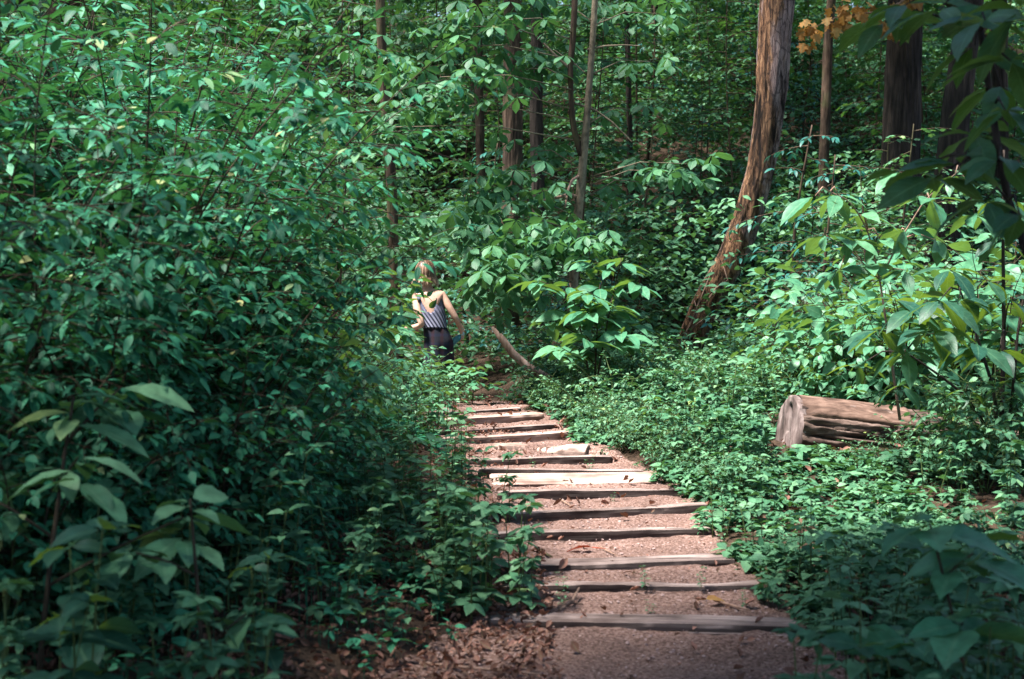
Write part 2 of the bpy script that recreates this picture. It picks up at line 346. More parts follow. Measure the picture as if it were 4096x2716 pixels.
def flat_mat(name, col, rough=.6, spec=.3, sss=0.0, bump=0.0):
    m, nt, ns, lk = nodes(name)
    tc = N(nt, 'ShaderNodeTexCoord'); n1 = N(nt, 'ShaderNodeTexNoise', Scale=30.0, Detail=3.0); lk.new(tc.outputs['Object'], n1.inputs['Vector'])
    rp = ramp(nt, [(.3, tuple(c * .85 for c in col)), (.7, tuple(min(1, c * 1.12) for c in col))]); lk.new(n1.outputs[0], rp.inputs[0])
    pb = N(nt, 'ShaderNodeBsdfPrincipled', Roughness=rough); lk.new(rp.outputs[0], pb.inputs['Base Color']); pb.inputs['Specular IOR Level'].default_value = spec
    if sss:
        pb.inputs['Subsurface Weight'].default_value = sss; pb.inputs['Subsurface Radius'].default_value = (.02, .008, .004)
    out = N(nt, 'ShaderNodeOutputMaterial'); lk.new(pb.outputs[0], out.inputs[0])
    return m
M['stone'] = flat_mat('pebble', (.38, .27, .25), .8)
M['skin'] = flat_mat('skin', (.66, .40, .30), .5, .35)
M['plastic_teal'] = flat_mat('teal_bottle_plastic', (.06, .26, .30), .25, .5)
M['plastic_white'] = flat_mat('pale_bottle_cap', (.55, .72, .76), .3, .5)
M['shoe'] = flat_mat('dark_shoe', (.03, .03, .035), .7)
M['eye'] = flat_mat('eye', (.5, .48, .45), .2, .5)

# ------------------------------------------------------------------ terrain
# timbers: left px,py  right px,py  top level z, depth of the top, exposed face, extra length hidden at left, kind
TIM = [
    (488, 619, 798, 627, -.005, .19, .03, .0, 't'),
    (545, 586, 762, 584, .03, .10, .03, .22, 't'),
    (543, 566, 737, 559, .07, .19, .03, .25, 't'),
    (548, 533, 715, 528, .11, .09, .05, .3, 't'),
    (520, 513, 709, 504, .16, .09, .058, .12, 't'),
    (512, 493, 686, 488, .20, .10, .05, .1, 't'),
    (500, 484, 664, 482, .21, .30, .02, .05, 'p'),
    (478, 469, 643, 470, .26, .08, .055, .0, 't'),
    (453, 459, 612, 456, .30, .09, .055, .0, 't'),
    (490, 443, 586, 448, .345, .13, .06, .0, 'l'),
    (424, 440, 581, 431, .35, .11, .065, .1, 't'),
    (440, 431, 557, 425, .375, .07, .04, .15, 't'),
    (436, 420, 545, 413, .43, .17, .06, .2, 't'),
    (462, 411, 522, 408, .455, .08, .03, .25, 't'),
]
tim = []
for lx, ly, rx, ry, z, dep, face, ex, kd in TIM:
    a = on_level(lx, ly, z); b = on_level(rx, ry, z); e = (a - b) / np.linalg.norm(a - b); a = a + e * ex
    tim.append((a, b, z, dep, face, kd))
ty = np.array([(t[0][1] + t[1][1]) / 2 for t in tim]); tz = np.array([t[2] for t in tim])
mainI = [i for i, t in enumerate(tim) if t[5] != 'p']
# path edges
_py = np.array([-3, 5.5, 6.9, 7.9, 9.3, 9.9, 10.6, 11, 11.7, 12.1, 13.1, 13.5, 14.5, 16, 18, 21])
_pr = np.array([1.5, 1.45, 1.35, 1.22, 1.24, 1.15, .95, .76, .6, .55, .3, .1, .0, -.2, -.9, -2.2])
_pl = np.array([-.75, -.7, -.15, -.2, -.25, -.25, -.38, -.5, -.62, -.75, -.85, -.9, -1.1, -1.25, -1.9, -3.1])
def pr(y): return np.interp(y, _py, _pr)
def pl(y): return np.interp(y, _py, _pl)
_zy = np.concatenate([[-5, 3, 6.6], ty[mainI], [14.6, 16, 18, 22]])
_zz = np.concatenate([[.05, 0, -.02], tz[mainI] - .03, [.40, .28, .1, .1]])
o_ = np.argsort(_zy); _zy = _zy[o_]; _zz = _zz[o_]
def zpath(y): return np.interp(y, _zy, _zz)
def H(x, y):
    x = np.asarray(x, float); y = np.asarray(y, float)
    zp = zpath(y)
    dr = np.maximum(0, x - pr(y)); dl = np.maximum(0, pl(y) - x)
    bank_r = .04 * sstep(0, .5, dr) + .012 * np.minimum(dr, 4) + .055 * np.clip(y - 13, 0, 8) * sstep(.3, 2, dr)
    bank_l = .06 * sstep(0, .4, dl) + .16 * np.minimum(dl, 5)
    base = zp * (1 - .5 * sstep(1, 6, dr + dl)) + bank_r + bank_l
    hill = .44 * np.maximum(0, y - 23 + 2.0 * vnoise(x * .08, y * .08, 4)) ; hill = np.where(hill < .8, hill * hill / 1.6, hill - .4)
    hill = np.where(hill > 0, hill, 0)
    hill = 22 * (1 - np.exp(-hill / 22 * 1.12))
    z = base + hill + .05 * fbm(x * .7, y * .7, 1, 3) * sstep(0, 1, dr + dl) + .20 * vnoise(x * .15, y * .15, 9) * sstep(4, 9, dr + dl)
    return z
def Hs(x, y): return float(H(np.array([x]), np.array([y]))[0])

def grid(xs, ys, zf):
    X, Y = np.meshgrid(xs, ys); Z = zf(X, Y); V = np.stack([X, Y, Z], 2).reshape(-1, 3)
    n = len(xs); i = np.arange(len(ys) - 1)[:, None] * n; j = np.arange(n - 1)[None]
    q = np.stack([i + j, i + j + 1, i + n + j + 1, i + n + j], 2).reshape(-1, 4)
    return V, q
a = Acc()
xs = np.concatenate([np.linspace(-75, -8, 45)[:-1], np.linspace(-8, 8, 161), np.linspace(8, 75, 45)[1:]])
ys = np.concatenate([np.linspace(-30, 3, 30)[:-1], np.linspace(3, 20, 171), np.linspace(20, 120, 110)[1:]])
def gz(X, Y):
    inside = sstep(-.05, .12, X - pl(Y)) * sstep(-.05, .12, pr(Y) - X) * (Y < 22)
    return H(X, Y) - .16 * inside
V, q = grid(xs, ys, gz); a.add(V, q)
tag(a.build('ground', M['forest_floor']), kind='structure')

# path sheet with a low step at each timber
def zstep(x, y):
    """soil level on the path (the timbers run a little askew)"""
    z = zpath(y).copy()
    for k, i in enumerate(mainI):
        A_, B_, tzv, dep, face, kd = tim[i]
        t = (x - A_[0]) / (B_[0] - A_[0]); yl = A_[1] + (B_[1] - A_[1]) * np.clip(t, -.2, 1.2)
        nx = tim[mainI[k + 1]] if k + 1 < len(mainI) else None
        if nx is not None:
            tn = (x - nx[0][0]) / (nx[1][0] - nx[0][0]); yn = nx[0][1] + (nx[1][1] - nx[0][1]) * np.clip(tn, -.2, 1.2)
            s = np.clip((y - yl) / np.maximum(yn - yl, .05), 0, 1); tgt = (tzv - .012) * (1 - s) + (nx[2] - nx[4]) * s
            msk = (y >= yl + .03) & (y < yn + .03)
        else:
            tgt = np.minimum(z, tzv - .012); msk = (y >= yl + .03) & (y < yl + .8)
        z = np.where(msk, tgt, z)
    f = tim[0]; msk = (y < f[0][1] + (f[1][1] - f[0][1]) * np.clip((x - f[0][0]) / (f[1][0] - f[0][0]), 0, 1) + .03) & (y > 4)
    z = np.where(msk, f[2] - f[4] + .0 * y, z)
    return z
ys = np.linspace(.5, 20, 780); ws = np.linspace(-.28, 1.28, 92)
Y = np.repeat(ys[:, None], len(ws), 1); X = pl(Y) + (pr(Y) - pl(Y)) * ws[None]
edge = np.minimum(X - pl(Y), pr(Y) - X) + .13 * fbm(X * 2.3, Y * 2.3, 3, 3)
Z = zstep(X, Y) + .012 * fbm(X * 6, Y * 6, 0, 4) + .004 * vnoise(X * 40, Y * 40)
Hn = H(X, Y); wI = sstep(-.15, .1, edge)
Z = Z * wI + (Hn + .012) * (1 - wI) - .12 * sstep(0, .25, -edge)
n = len(ws); i = np.arange(len(ys) - 1)[:, None] * n; j = np.arange(n - 1)[None]
a = Acc(); a.add(np.stack([X, Y, Z], 2).reshape(-1, 3), np.stack([i + j, i + j + 1, i + n + j + 1, i + n + j], 2).reshape(-1, 4))
tag(a.build('path', M['soil']), kind='structure')
def zsoil(x, y):
    x = np.asarray(x, float); y = np.asarray(y, float)
    e = np.minimum(x - pl(y), pr(y) - x); w = sstep(-.15, .1, e)
    return zstep(x, y) * w + H(x, y) * (1 - w)

# ------------------------------------------------------------------ timbers
ORD = ['nearest one, broad grey top and split right end', 'second from the bottom, thin and narrow', 'third from the bottom, broad pale grey top, in front of the red leaf',
       'fourth from the bottom, straight with dark front, behind the red leaf', 'fifth from the bottom, tilted up to the right with a thick dark front', 'sixth from the bottom, wavy top edge, in front of the wide plank',
       'wide pale flat plank, the lightest piece of wood halfway up the steps', 'dark straight step just behind the wide pale plank', 'long pale-topped step just in front of the rounded log', 'rounded knotty log laid across the path, its round end at right',
       'sloping pale brown beam directly behind the rounded log', 'thin low beam almost hidden behind the long sloping beam', 'thick pinkish brown beam, second from the top, right end under leaves', 'topmost short thin beam where the steps end']
def worn_box(L, D, Ht, seed, nL=200, warp=.006):
    nD, nH = 8, 6
    r = np.random.default_rng(seed); ph = seed * 3.7
    V = []; Q = []
    # cross-section ring
    ring = []
    for k in range(nD): ring.append((-D / 2 + D * k / nD, Ht / 2))
    for k in range(nH): ring.append((D / 2, Ht / 2 - Ht * k / nH))
    for k in range(nD): ring.append((D / 2 - D * k / nD, -Ht / 2))
    for k in range(nH): ring.append((-D / 2, -Ht / 2 + Ht * k / nH))
    ring = np.array(ring); m = len(ring)
    # round the corners
    cr = np.minimum(D, Ht) * .10
    q = np.abs(ring) - np.array([D / 2 - cr, Ht / 2 - cr]); both = (q[:, 0] > 0) & (q[:, 1] > 0)
    ln = np.linalg.norm(q, axis=1); sc = np.where(both, cr / np.maximum(ln, 1e-6), 1)
    qq = np.where(both[:, None], q * sc[:, None], q)
    ring2 = np.sign(ring) * (qq + np.array([D / 2 - cr, Ht / 2 - cr]))
    ring2 = np.where(both[:, None], ring2, ring)
    xs = np.linspace(-L / 2, L / 2, nL)
    X = np.repeat(xs[:, None], m, 1); Yc = np.repeat(ring2[None, :, 0], nL, 0); Zc = np.repeat(ring2[None, :, 1], nL, 0)
    nn = fbm(X * 5 + ph, Yc * 45, Zc * 45 + ph, 4) * warp * .8 + fbm(X * 1.2, ph, 0, 2) * .006
    rad = np.sqrt(Yc ** 2 + Zc ** 2) + 1e-6
    Yn = Yc + nn * Yc / rad; Zn = Zc + nn * Zc / rad + .008 * vnoise(X * 1.5 + ph, 2.2)
    endw = np.minimum(1, (L / 2 - np.abs(X)) / .05 + .8); Yn *= endw; Zn = Zn * (.6 + .4 * endw)
    X = X + np.where(np.abs(X) > L / 2 - 1e-4, .012 * vnoise(Yc * 40, Zc * 40, ph), 0)
    V = np.stack([X, Yn, Zn], 2)
    return V
def add_ring_body(acc, V):
    nL, m, _ = V.shape
    i = np.arange(nL - 1)[:, None] * m; j = np.arange(m)[None]; j2 = (j + 1) % m
    q = np.stack([i + j, i + m + j, i + m + j2, i + j2], 2).reshape(-1, 4)
    VV = np.concatenate([V.reshape(-1, 3), V[0].mean(0)[None], V[-1].mean(0)[None]])
    c0 = nL * m; c1 = c0 + 1
    T = [(c0, k, (k + 1) % m) for k in range(m)] + [(c1, (nL - 1) * m + (k + 1) % m, (nL - 1) * m + k) for k in range(m)]
    acc.add(VV, q, T)
for k, (A_, B_, z, dep, face, kd) in enumerate(tim):
    L = float(np.linalg.norm(B_ - A_)); ang = math.atan2(B_[1] - A_[1], B_[0] - A_[0])
    a = Acc(); Ht = .14 if kd == 't' else .04
    if kd == 'l':
        n = 80; t = np.linspace(0, 1, n); P = np.stack([(t - .5) * L, .015 * np.sin(t * 5), .01 * np.sin(t * 7 + 1)], 1)
        R = .066 * (1 + .12 * np.sin(t * 9) * t) * (1 - .35 * (1 - t) ** 2)
        a.tube(P, R, 28, disp=lambda u, th: 1 + .10 * fbm(u * 9, np.cos(th) * 1.5, np.sin(th) * 1.5, 4) + .12 * np.exp(-((u - .52) / .05) ** 2) * (np.cos(th - 4) > .3))
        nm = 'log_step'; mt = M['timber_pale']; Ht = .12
    else:
        add_ring_body(a, worn_box(L, dep, Ht, 11 + k, warp=.006 if kd == 't' else .003))
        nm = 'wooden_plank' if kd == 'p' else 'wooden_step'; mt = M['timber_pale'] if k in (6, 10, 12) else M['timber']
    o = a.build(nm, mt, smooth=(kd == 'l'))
    o.location = (float(A_[0] + B_[0]) / 2 - math.sin(ang) * dep / 2, float(A_[1] + B_[1]) / 2 + math.cos(ang) * dep / 2, z - Ht / 2)
    o.rotation_euler = (0, 0, ang)
    if kd == 'p': o.rotation_euler = (.13, 0, ang); o.location.z += .02
    if k == 0: 
        s = Acc(); add_ring_body(s, worn_box(.5, .035, .03, 77)); sp_ = s.build('splinter', M['timber'], o); sp_.location = (L / 2 - .27, -dep / 2 - .025, .025); sp_.rotation_euler = (0, 0, -.04)
    lab = 'timber step, ' + ORD[k] if kd == 't' else ORD[k]
    tag(o, lab, 'plank' if kd == 'p' else ('log' if kd == 'l' else 'step'), 'wooden steps set across the path')

# small loose stuff on the path
def path_pts(n, y0=5.6, y1=16.5, m0=0.0, m1=1.0):
    y = y0 + (y1 - y0) * rng.random(n) ** 1.2; w = m0 + (m1 - m0) * rng.random(n); x = pl(y) + (pr(y) - pl(y)) * w
    return x, y
a = Acc()
x, y = path_pts(6000); z = zsoil(x, y) + .001
t = np.array([[1, 0, 0], [-1, 0, 0], [0, 1, 0], [0, -1, 0], [0, 0, .7], [0, 0, -.7], [.7, .6, .45], [-.7, .5, .45], [.5, -.7, .4], [-.6, -.6, .45]]) * 1.0
ico = (t[:6] * np.array([1, .8, .8]), np.zeros((0, 4), np.int64), np.array([(0, 2, 4), (2, 1, 4), (1, 3, 4), (3, 0, 4), (2, 0, 5), (1, 2, 5), (3, 1, 5), (0, 3, 5)]), np.zeros((6, 3)))
dr = rng.normal(0, 1, (6000, 3)); dr[:, 2] *= .2
a.leaves(ico, np.stack([x, y, z], 1), dr, .003 + .011 * rng.random(6000) ** 4, tilt=.5)
tag(a.build('gravel', M['stone'], smooth=False), 'small pale pebbles and grit scattered over the path soil', 'gravel', kind='stuff')
a = Acc()
def litter(n, xf, yf, smin=.02, smax=.07):
    x = xf(n); y = yf(n); z = zsoil(x, y) + .008 + .015 * rng.random(n)
    d = rng.normal(0, 1, (n, 3)); d[:, 2] *= .25
    a.leaves(L_CURL, np.stack([x, y, z], 1), d, smin + (smax - smin) * rng.random(n) ** 1.5, tilt=.5)
def bx(a0, b0): return lambda n: a0 + (b0 - a0) * rng.random(n)
litter(5200, bx(-1.9, .2), bx(5.0, 8.2), .018, .05)
litter(900, bx(-.9, .0), bx(8, 12.5), .02, .05)
litter(900, bx(1.35, 2.6), bx(5.6, 12), .02, .05)
litter(2500, bx(-5, 7), bx(4, 18), .03, .08)
x, y = path_pts(420, 5.6, 17); d = rng.normal(0, 1, (420, 3)); d[:, 2] *= .2
a.leaves(L_CURL, np.stack([x, y, zsoil(x, y) + .004], 1), d * np.array([1, 1, .3]), .010 + .022 * rng.random(420) ** 2, tilt=.2)
tag(a.build('leaf_litter', M['litter']), 'dry brown fallen leaves lying along the path edges', 'leaf litter', kind='stuff')

def lying_leaf(name, px, py, z, size, mat, ang, label, tm=L_OVN):
    p = on_level(px, py, z); zz = float(zsoil(p[0], p[1])) + .015; p = on_level(px, py, zz)
    a = Acc(); a.leaves(tm, [(0, 0, .01)], [(1, 0, .06)], size, tilt=.0, rnd=np.array([.6]))
    a.tube([(-.0, 0, .01), (-size * .25, .01, .006), (-size * .55, -.01, .004)], [.0025, .002, .0015], 5)
    o = a.build(name, mat); o.location = p; o.rotation_euler = (.25, 0, ang)
    tag(o, label, 'leaf')
lying_leaf('fallen_leaf', 592, 549, .09, .15, M['red'], PI - .1, 'bright red fallen leaf lying on the soil between two steps')
lying_leaf('fallen_leaf', 706, 601, .0, .11, M['brown'], .3, 'orange fallen leaf at the right edge of the path behind the nearest step')
lying_leaf('fallen_leaf', 817, 640, .0, .10, M['brown'], 2.6, 'yellow fallen leaf by the split right end of the nearest step')
lying_leaf('fallen_leaf', 633, 574, .05, .07, M['litter'], 2.9, 'small pinkish fallen leaf between the second and third steps')
def twig(pts, rads, label, nm='fallen_twig', cat='twig', mat='twig', sides=6):
    P = np.array(pts); o_ = P[0].copy(); a = Acc(); a.tube(P - o_, rads, sides); o = a.build(nm, M[mat]); o.location = o_; tag(o, label, cat); return o
def gp(px, py, dz=.012):
    p = on_level(px, py, .1)
    for _ in range(6): p = on_level(px, py, float(zsoil(p[0], p[1])) + dz)
    return p
twig([gp(560, 499), gp(566, 503), gp(572, 507)], [.005, .005, .003], 'thin straight twig on the soil between the fifth and sixth steps')
twig([gp(598, 545), gp(606, 550), gp(618, 556)], [.004, .004, .002], 'thin pale twig beside the red fallen leaf')
twig([gp(558, 607), gp(572, 602, .03), gp(579, 588, .05)], [.009, .01, .005], 'crooked pale stick left of centre just behind the nearest step')
twig([gp(560, 610), gp(570, 603), gp(583, 604)], [.01, .007, .004], 'short knobbly pale stick touching the crooked stick')
twig([gp(420, 663), gp(470, 668), gp(520, 672), gp(560, 677)], [.006, .007, .006, .003], 'long thin stick lying in the soil at the bottom left of the path')
twig([gp(714, 600), gp(734, 606), gp(750, 610)], [.006, .007, .004], 'brown stick at the right edge of the path near an orange leaf')
twig([gp(538, 549), gp(546, 554), gp(552, 557)], [.009, .009, .005], 'short dark stick left of the red fallen leaf', mat='bark_brown')

# ------------------------------------------------------------------ plant generators
def rot_z(v, a):
    c, s = math.cos(a), math.sin(a); return np.array([v[0] * c - v[1] * s, v[0] * s + v[1] * c, v[2]])
def unit(v): return v / (np.linalg.norm(v) + 1e-9)
class Plant:
    """collects leaves and wood of one plant"""
    def __init__(s, seed): s.r = np.random.default_rng(seed); s.pos = []; s.dir = []; s.sz = []; s.wood = Acc(); s.extra = []
    def leaf(s, p, d, sz): s.pos.append(p); s.dir.append(d); s.sz.append(sz)
    def spray(s, P0, d, L, step, lf, rad=.004, droop=.25, sub=0, twigsides=3, lang=1.0, tip=True):
        """a twig with leaves left and right in its own plane"""
        r = s.r; n = max(3, int(L / step)); d = unit(d); pts = []
        p = np.array(P0, float); dd = d.copy(); side = unit(np.cross(dd, [0, 0, 1.0]))
        for k in range(n + 1):
            pts.append(p.copy()); t = k / n
            if k > 0:
                sg = 1 if k % 2 else -1
                for sgn in ((sg,) if lang > 0 else (1, -1)):
                    ld = unit(dd * .55 + side * sgn * (.8 + .2 * r.normal()) + np.array([0, 0, -.12 + .22 * r.normal()]))
                    s.leaf(p + ld * lf * .12, ld, lf * (.65 + .5 * r.random()) * (1 - .25 * t))
                if sub and k < n - 1 and r.random() < .55:
                    sd = unit(dd * .7 + side * sg * .9 + np.array([0, 0, .05 * r.normal()]))
                    s.spray(p, sd, L * (.35 + .25 * r.random()) * (1 - .4 * t), step, lf * .9, rad * .6, droop, sub - 1, twigsides, lang)
            dd = unit(dd + np.array([.05 * r.normal(), .05 * r.normal(), -droop / n + .04 * r.normal()])); side = unit(np.cross(dd, [0, 0, 1.0]))
            p = p + dd * L / n
        if tip: s.leaf(pts[-1], dd, lf * .95)
        s.wood.tube(pts, np.linspace(rad, rad * .35, len(pts)), twigsides, cap=False)
    def build(s, name, tm, leafmat, woodmat, tilt=.35, leafname='foliage', woodname='stem', tms=None):
        root = empty(name); a = Acc()
        pos = np.array(s.pos); dr = np.array(s.dir); sz = np.array(s.sz)
        a.leaves(tm, pos, dr, sz, tilt=tilt, r=s.r)
        a.build(leafname, leafmat, root); s.wood.build(woodname, woodmat, root)
        return root
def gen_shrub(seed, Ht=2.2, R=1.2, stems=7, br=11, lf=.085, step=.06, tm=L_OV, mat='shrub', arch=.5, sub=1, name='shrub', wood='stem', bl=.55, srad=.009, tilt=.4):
    P = Plant(seed); r = P.r
    for s in range(stems):
        a = s * 2.4 + r.random(); out = np.array([math.cos(a), math.sin(a), 0]); rr = R * (.35 + .65 * r.random()); hh = Ht * (.65 + .4 * r.random())
        n = 14; t = np.linspace(0, 1, n)
        pts = np.stack([out[0] * rr * t ** 1.4 + .05 * r.normal() + .03 * np.sin(t * 6 + s), out[1] * rr * t ** 1.4 + .03 * np.cos(t * 5 + s), hh * (t - arch * .35 * t ** 2.5)], 1)
        P.wood.tube(pts, np.linspace(srad, srad * .3, n), 5)
        for b in range(br):
            u = .12 + .86 * (b + r.random()) / br; q = np.array([np.interp(u, t, pts[:, k]) for k in range(3)])
            ba = a + b * 2.4 + .5 * r.normal(); d = np.array([math.cos(ba), math.sin(ba), .25 + .2 * r.normal()]) + out * .4
            P.spray(q, d, bl * R * (1.05 - .5 * u) * (.7 + .5 * r.random()), step, lf, .0045, .5, sub)
        P.spray(pts[-1], unit(pts[-1] - pts[-3]), .3 * R, step, lf, .004, .4, 0)
    return P.build(name, tm, M[mat], M[wood], tilt=tilt)
def gen_tier(seed, Ht=4.5, R=1.5, nb=26, lf=.1, step=.09, tm=L_OV, mat='maple', wood='bark_brown', name='understory_tree', z0=.15, sub=1, rad=.03, tilt=.3, droop=.35, taper=.6):
    P = Plant(seed); r = P.r; n = 18; t = np.linspace(0, 1, n)
    pts = np.stack([.10 * np.sin(t * 4 + seed), .08 * np.cos(t * 3.3 + seed * 2) - .08 * math.cos(seed * 2), Ht * t], 1); pts[:, 0] -= pts[0, 0]
    P.wood.tube(pts, np.linspace(rad, rad * .25, n), 7)
    for b in range(nb):
        u = z0 + (1 - z0) * (b + .6 * r.random()) / nb; q = np.array([np.interp(u, t, pts[:, k]) for k in range(3)])
        ba = b * 2.4 + .4 * r.normal(); d = np.array([math.cos(ba), math.sin(ba), .12 + .15 * r.normal()])
        P.spray(q, d, R * (1.05 - taper * u) * (.6 + .5 * r.random()), step, lf, .008, droop, sub, 4)
    return P.build(name, tm, M[mat], M[wood], tilt=tilt, leafname='crown', woodname='trunk')
def gen_herb(seed, Ht=.35, lf=.09, tm=L_OVN, pairs=4, stems=2, mat='herb', name='herb', tilt=.25):
    P = Plant(seed); r = P.r
    for s in range(stems):
        a = r.random() * 6.28; lean = .25 * r.random() * Ht; hh = Ht * (.7 + .4 * r.random()); n = 6; t = np.linspace(0, 1, n)
        b0 = np.array([.05 * r.normal(), .05 * r.normal(), 0])
        pts = np.stack([b0[0] + math.cos(a) * lean * t ** 1.5, b0[1] + math.sin(a) * lean * t ** 1.5, hh * t], 1); P.wood.tube(pts, np.linspace(.004, .002, n), 5)
        for k in range(pairs):
            u = .25 + .75 * k / (pairs - 1); q = np.array([np.interp(u, t, pts[:, c]) for c in range(3)])
            for m in range(2 if k < pairs - 1 else 4):
                an = a + k * 1.57 + m * (PI if k < pairs - 1 else PI / 2) + .2 * r.normal()
                d = unit(np.array([math.cos(an), math.sin(an), .15 + .2 * r.normal()])); P.leaf(q + d * .01, d, lf * (.65 + .5 * r.random()) * (1.15 - .35 * u))
    return P.build(name, tm, M[mat], M['stem_green'], tilt=tilt)
def gen_whorl(seed, Ht=1.2, lf=.22, tm=L_BIG, whorls=4, per=7, mat='pawpaw', name='broad_leaf_sapling', lean=.25, twigl=.25, stems=1, srad=.009, spread=.5):
    """a young tree whose large leaves stand in whorls at the ends of its twigs"""
    P = Plant(seed); r = P.r
    for s in range(stems):
        a0 = r.random() * 6.28 if stems > 1 else 1.0; n = 10; t = np.linspace(0, 1, n); hh = Ht * (.75 + .3 * r.random()); le = lean * Ht * (.5 + r.random())
        pts = np.stack([math.cos(a0) * le * t ** 1.3, math.sin(a0) * le * t ** 1.3, hh * t], 1); P.wood.tube(pts, np.linspace(srad, srad * .45, n), 6)
        for w in range(whorls):
            u = .35 + .65 * w / max(1, whorls - 1); q = np.array([np.interp(u, t, pts[:, c]) for c in range(3)])
            if w < whorls - 1:
                an = w * 2.4 + s; d = unit(np.array([math.cos(an), math.sin(an), .45])); e = q + d * twigl * (1.3 - .5 * u) * (.7 + .6 * r.random()); P.wood.tube([q, (q + e) / 2 + np.array([0, 0, .01]), e], [.005, .004, .003], 5)
            else: e = q
            for k in range(per):
                an = k * 6.28 / per + .3 * r.normal(); d = unit(np.array([math.cos(an), math.sin(an), .15 - .25 * r.random()]))
                P.leaf(e + d * .01 - np.array([0, 0, .012 * k]), d, lf * (.7 + .45 * r.random()))
            if w < whorls - 1:
                for k in range(3):
                    pp = q + (e - q) * (.3 + .25 * k); an = an + PI * .9; d = unit(np.array([math.cos(an), math.sin(an), -.1])); P.leaf(pp, d, lf * .7)
    return P.build(name, tm, M[mat], M['stem'], tilt=.28)

def place(proto, x, y, s=1.0, rz=None, label=None, group=None, z=None, used={}, tiltv=None, cat=None, sz=None):
    o = proto if proto.name not in used else copy_tree(proto)
    used[proto.name] = 1
    o.location = (x, y, (Hs(x, y) if z is None else z) - .02)
    o.rotation_euler = (tiltv[0] if tiltv else 0, tiltv[1] if tiltv else 0, random.random() * 6.28 if rz is None else rz)
    o.scale = (s, s, s * (sz or 1)); tag(o, label, cat, group)
    return o

# ------------------------------------------------------------------ trees whose trunks are seen
def crown_mesh(seed, R=3.2, Hh=2.2, n=5200, lf=.28):
    r = np.random.default_rng(seed); a = Acc()
    # clumps of leaves on a lumpy volume
    nc = 46; c = r.normal(0, 1, (nc, 3)); c /= np.linalg.norm(c, axis=1, keepdims=True); c *= (r.random((nc, 1)) ** .5) * np.array([R, R, Hh])
    k = r.integers(0, nc, n); p = c[k] + r.normal(0, .42, (n, 3)) * np.array([1, 1, .5]); d = r.normal(0, 1, (n, 3)); d[:, 2] = d[:, 2] * .4 - .2
    a.leaves(L_SM, p, d, lf * (.7 + .6 * r.random(n)), tilt=.5, r=r)
    return a, c
crown_data = {}
def crown_obj(kind, loc, parent, s=1.0, lim=.0):
    if kind not in crown_data:
        a, c = crown_mesh(100 + kind); o = a.build('crown', M['maple'], parent); crown_data[kind] = (o.data, c)
    else:
        o = bpy.data.objects.new('crown', crown_data[kind][0]); C.objects.link(o); o.parent = parent
    o.location = loc; o.scale = (s, s, s); o.rotation_euler = (0, 0, random.random() * 6.28)
    return o, crown_data[kind][1]
def big_tree(name, pts, radii, mat, label, crown_z=9.5, crown_s=1.0, kind=0, disp=None, sides=20, cat='tree', group=None, limbs=True, rings=None):
    """pts: trunk centre line in world space, base first; grown on to the crown"""
    P = np.array(pts, float); base = P[0].copy(); root = empty(name, base)
    L = np.concatenate([[0], np.cumsum(np.linalg.norm(np.diff(P, axis=0), axis=1))]); n = rings or 60; u = np.linspace(0, L[-1], n)
    Q = np.stack([np.interp(u, L, P[:, k]) for k in range(3)], 1)
    for _ in range(max(1, n // 25)): Q[1:-1] = (Q[:-2] + 2 * Q[1:-1] + Q[2:]) / 4
    R = np.interp(u, L, radii)
    a = Acc(); a.tube(Q - base, R, sides, disp=disp or (lambda uu, th: 1 + .07 * fbm(np.cos(th) * 3, np.sin(th) * 3, uu * 22, 3)))
    a.build('trunk', mat, root)
    if crown_s > 0:
        top = Q[-1] - base; co, cc = crown_obj(kind, top + np.array([0, 0, .3]), root, crown_s)
        if limbs:
            b = Acc()
            for k in range(0, len(cc), 4):
                an = co.rotation_euler[2]; e = rot_z(cc[k], an) * crown_s + top; m = (top + e) / 2 + np.array([0, 0, .3]); b.tube([top - np.array([0, 0, .5]), m, e], [.07, .04, .015], 5)
            b.build('limbs', mat, root)
    tag(root, label, cat, group); return root
def trunk_line(pxs, d, top=9.5, base_extra=True):
    """pixels from top to bottom, all at distance d, as world points base first, grown straight on up to `top`"""
    W = [at(px, py, d) for px, py in pxs][::-1]
    g = Hs(W[0][0], W[0][1]); 
    if W[0][2] > g:
        dirn = (W[0] - W[1]); k = (W[0][2] - g + .1) / max(.2, -dirn[2]); W = [W[0] + dirn * min(k, 3) * np.array([.6, .6, 1])] + W; W[0][2] = g - .1
    dv = unit(W[-1] - W[-2]); k = (top - W[-1][2]) / dv[2]; W.append(W[-1] + dv * k)
    return W
pxm = lambda w, d: w / 2 / FPX * d

# the leaning tree
def lean_disp(u, th):
    zz = u * 60
    x = np.cos(th); y = np.sin(th)
    ridge = np.abs(fbm(x * 2.6 + 5, y * 2.6, zz * .22, 4))
    fine = fbm(x * 7, y * 7, zz * .5, 3)
    bare = sstep(.1, .4, fbm(x * .9, y * .9 + 2, zz * .12 + 4, 3) + .25)
    return 1 + (.2 * (.4 - ridge) + .05 * fine) * (1 - .65 * bare) + .03 * vnoise(x * 4, y * 4, zz * .1)
m, nt, ns, lk = nodes('stripped_leaning_bark')
tc = N(nt, 'ShaderNodeTexCoord'); mp = N(nt, 'ShaderNodeMapping'); mp.inputs['Scale'].default_value = (1, 1, .09); mp.inputs['Rotation'].default_value = (0, -.25, 0); lk.new(tc.outputs['Object'], mp.inputs[0])
n1 = N(nt, 'ShaderNodeTexNoise', Scale=26.0, Detail=9.0, Roughness=.82, Distortion=.6); lk.new(mp.outputs[0], n1.inputs['Vector'])
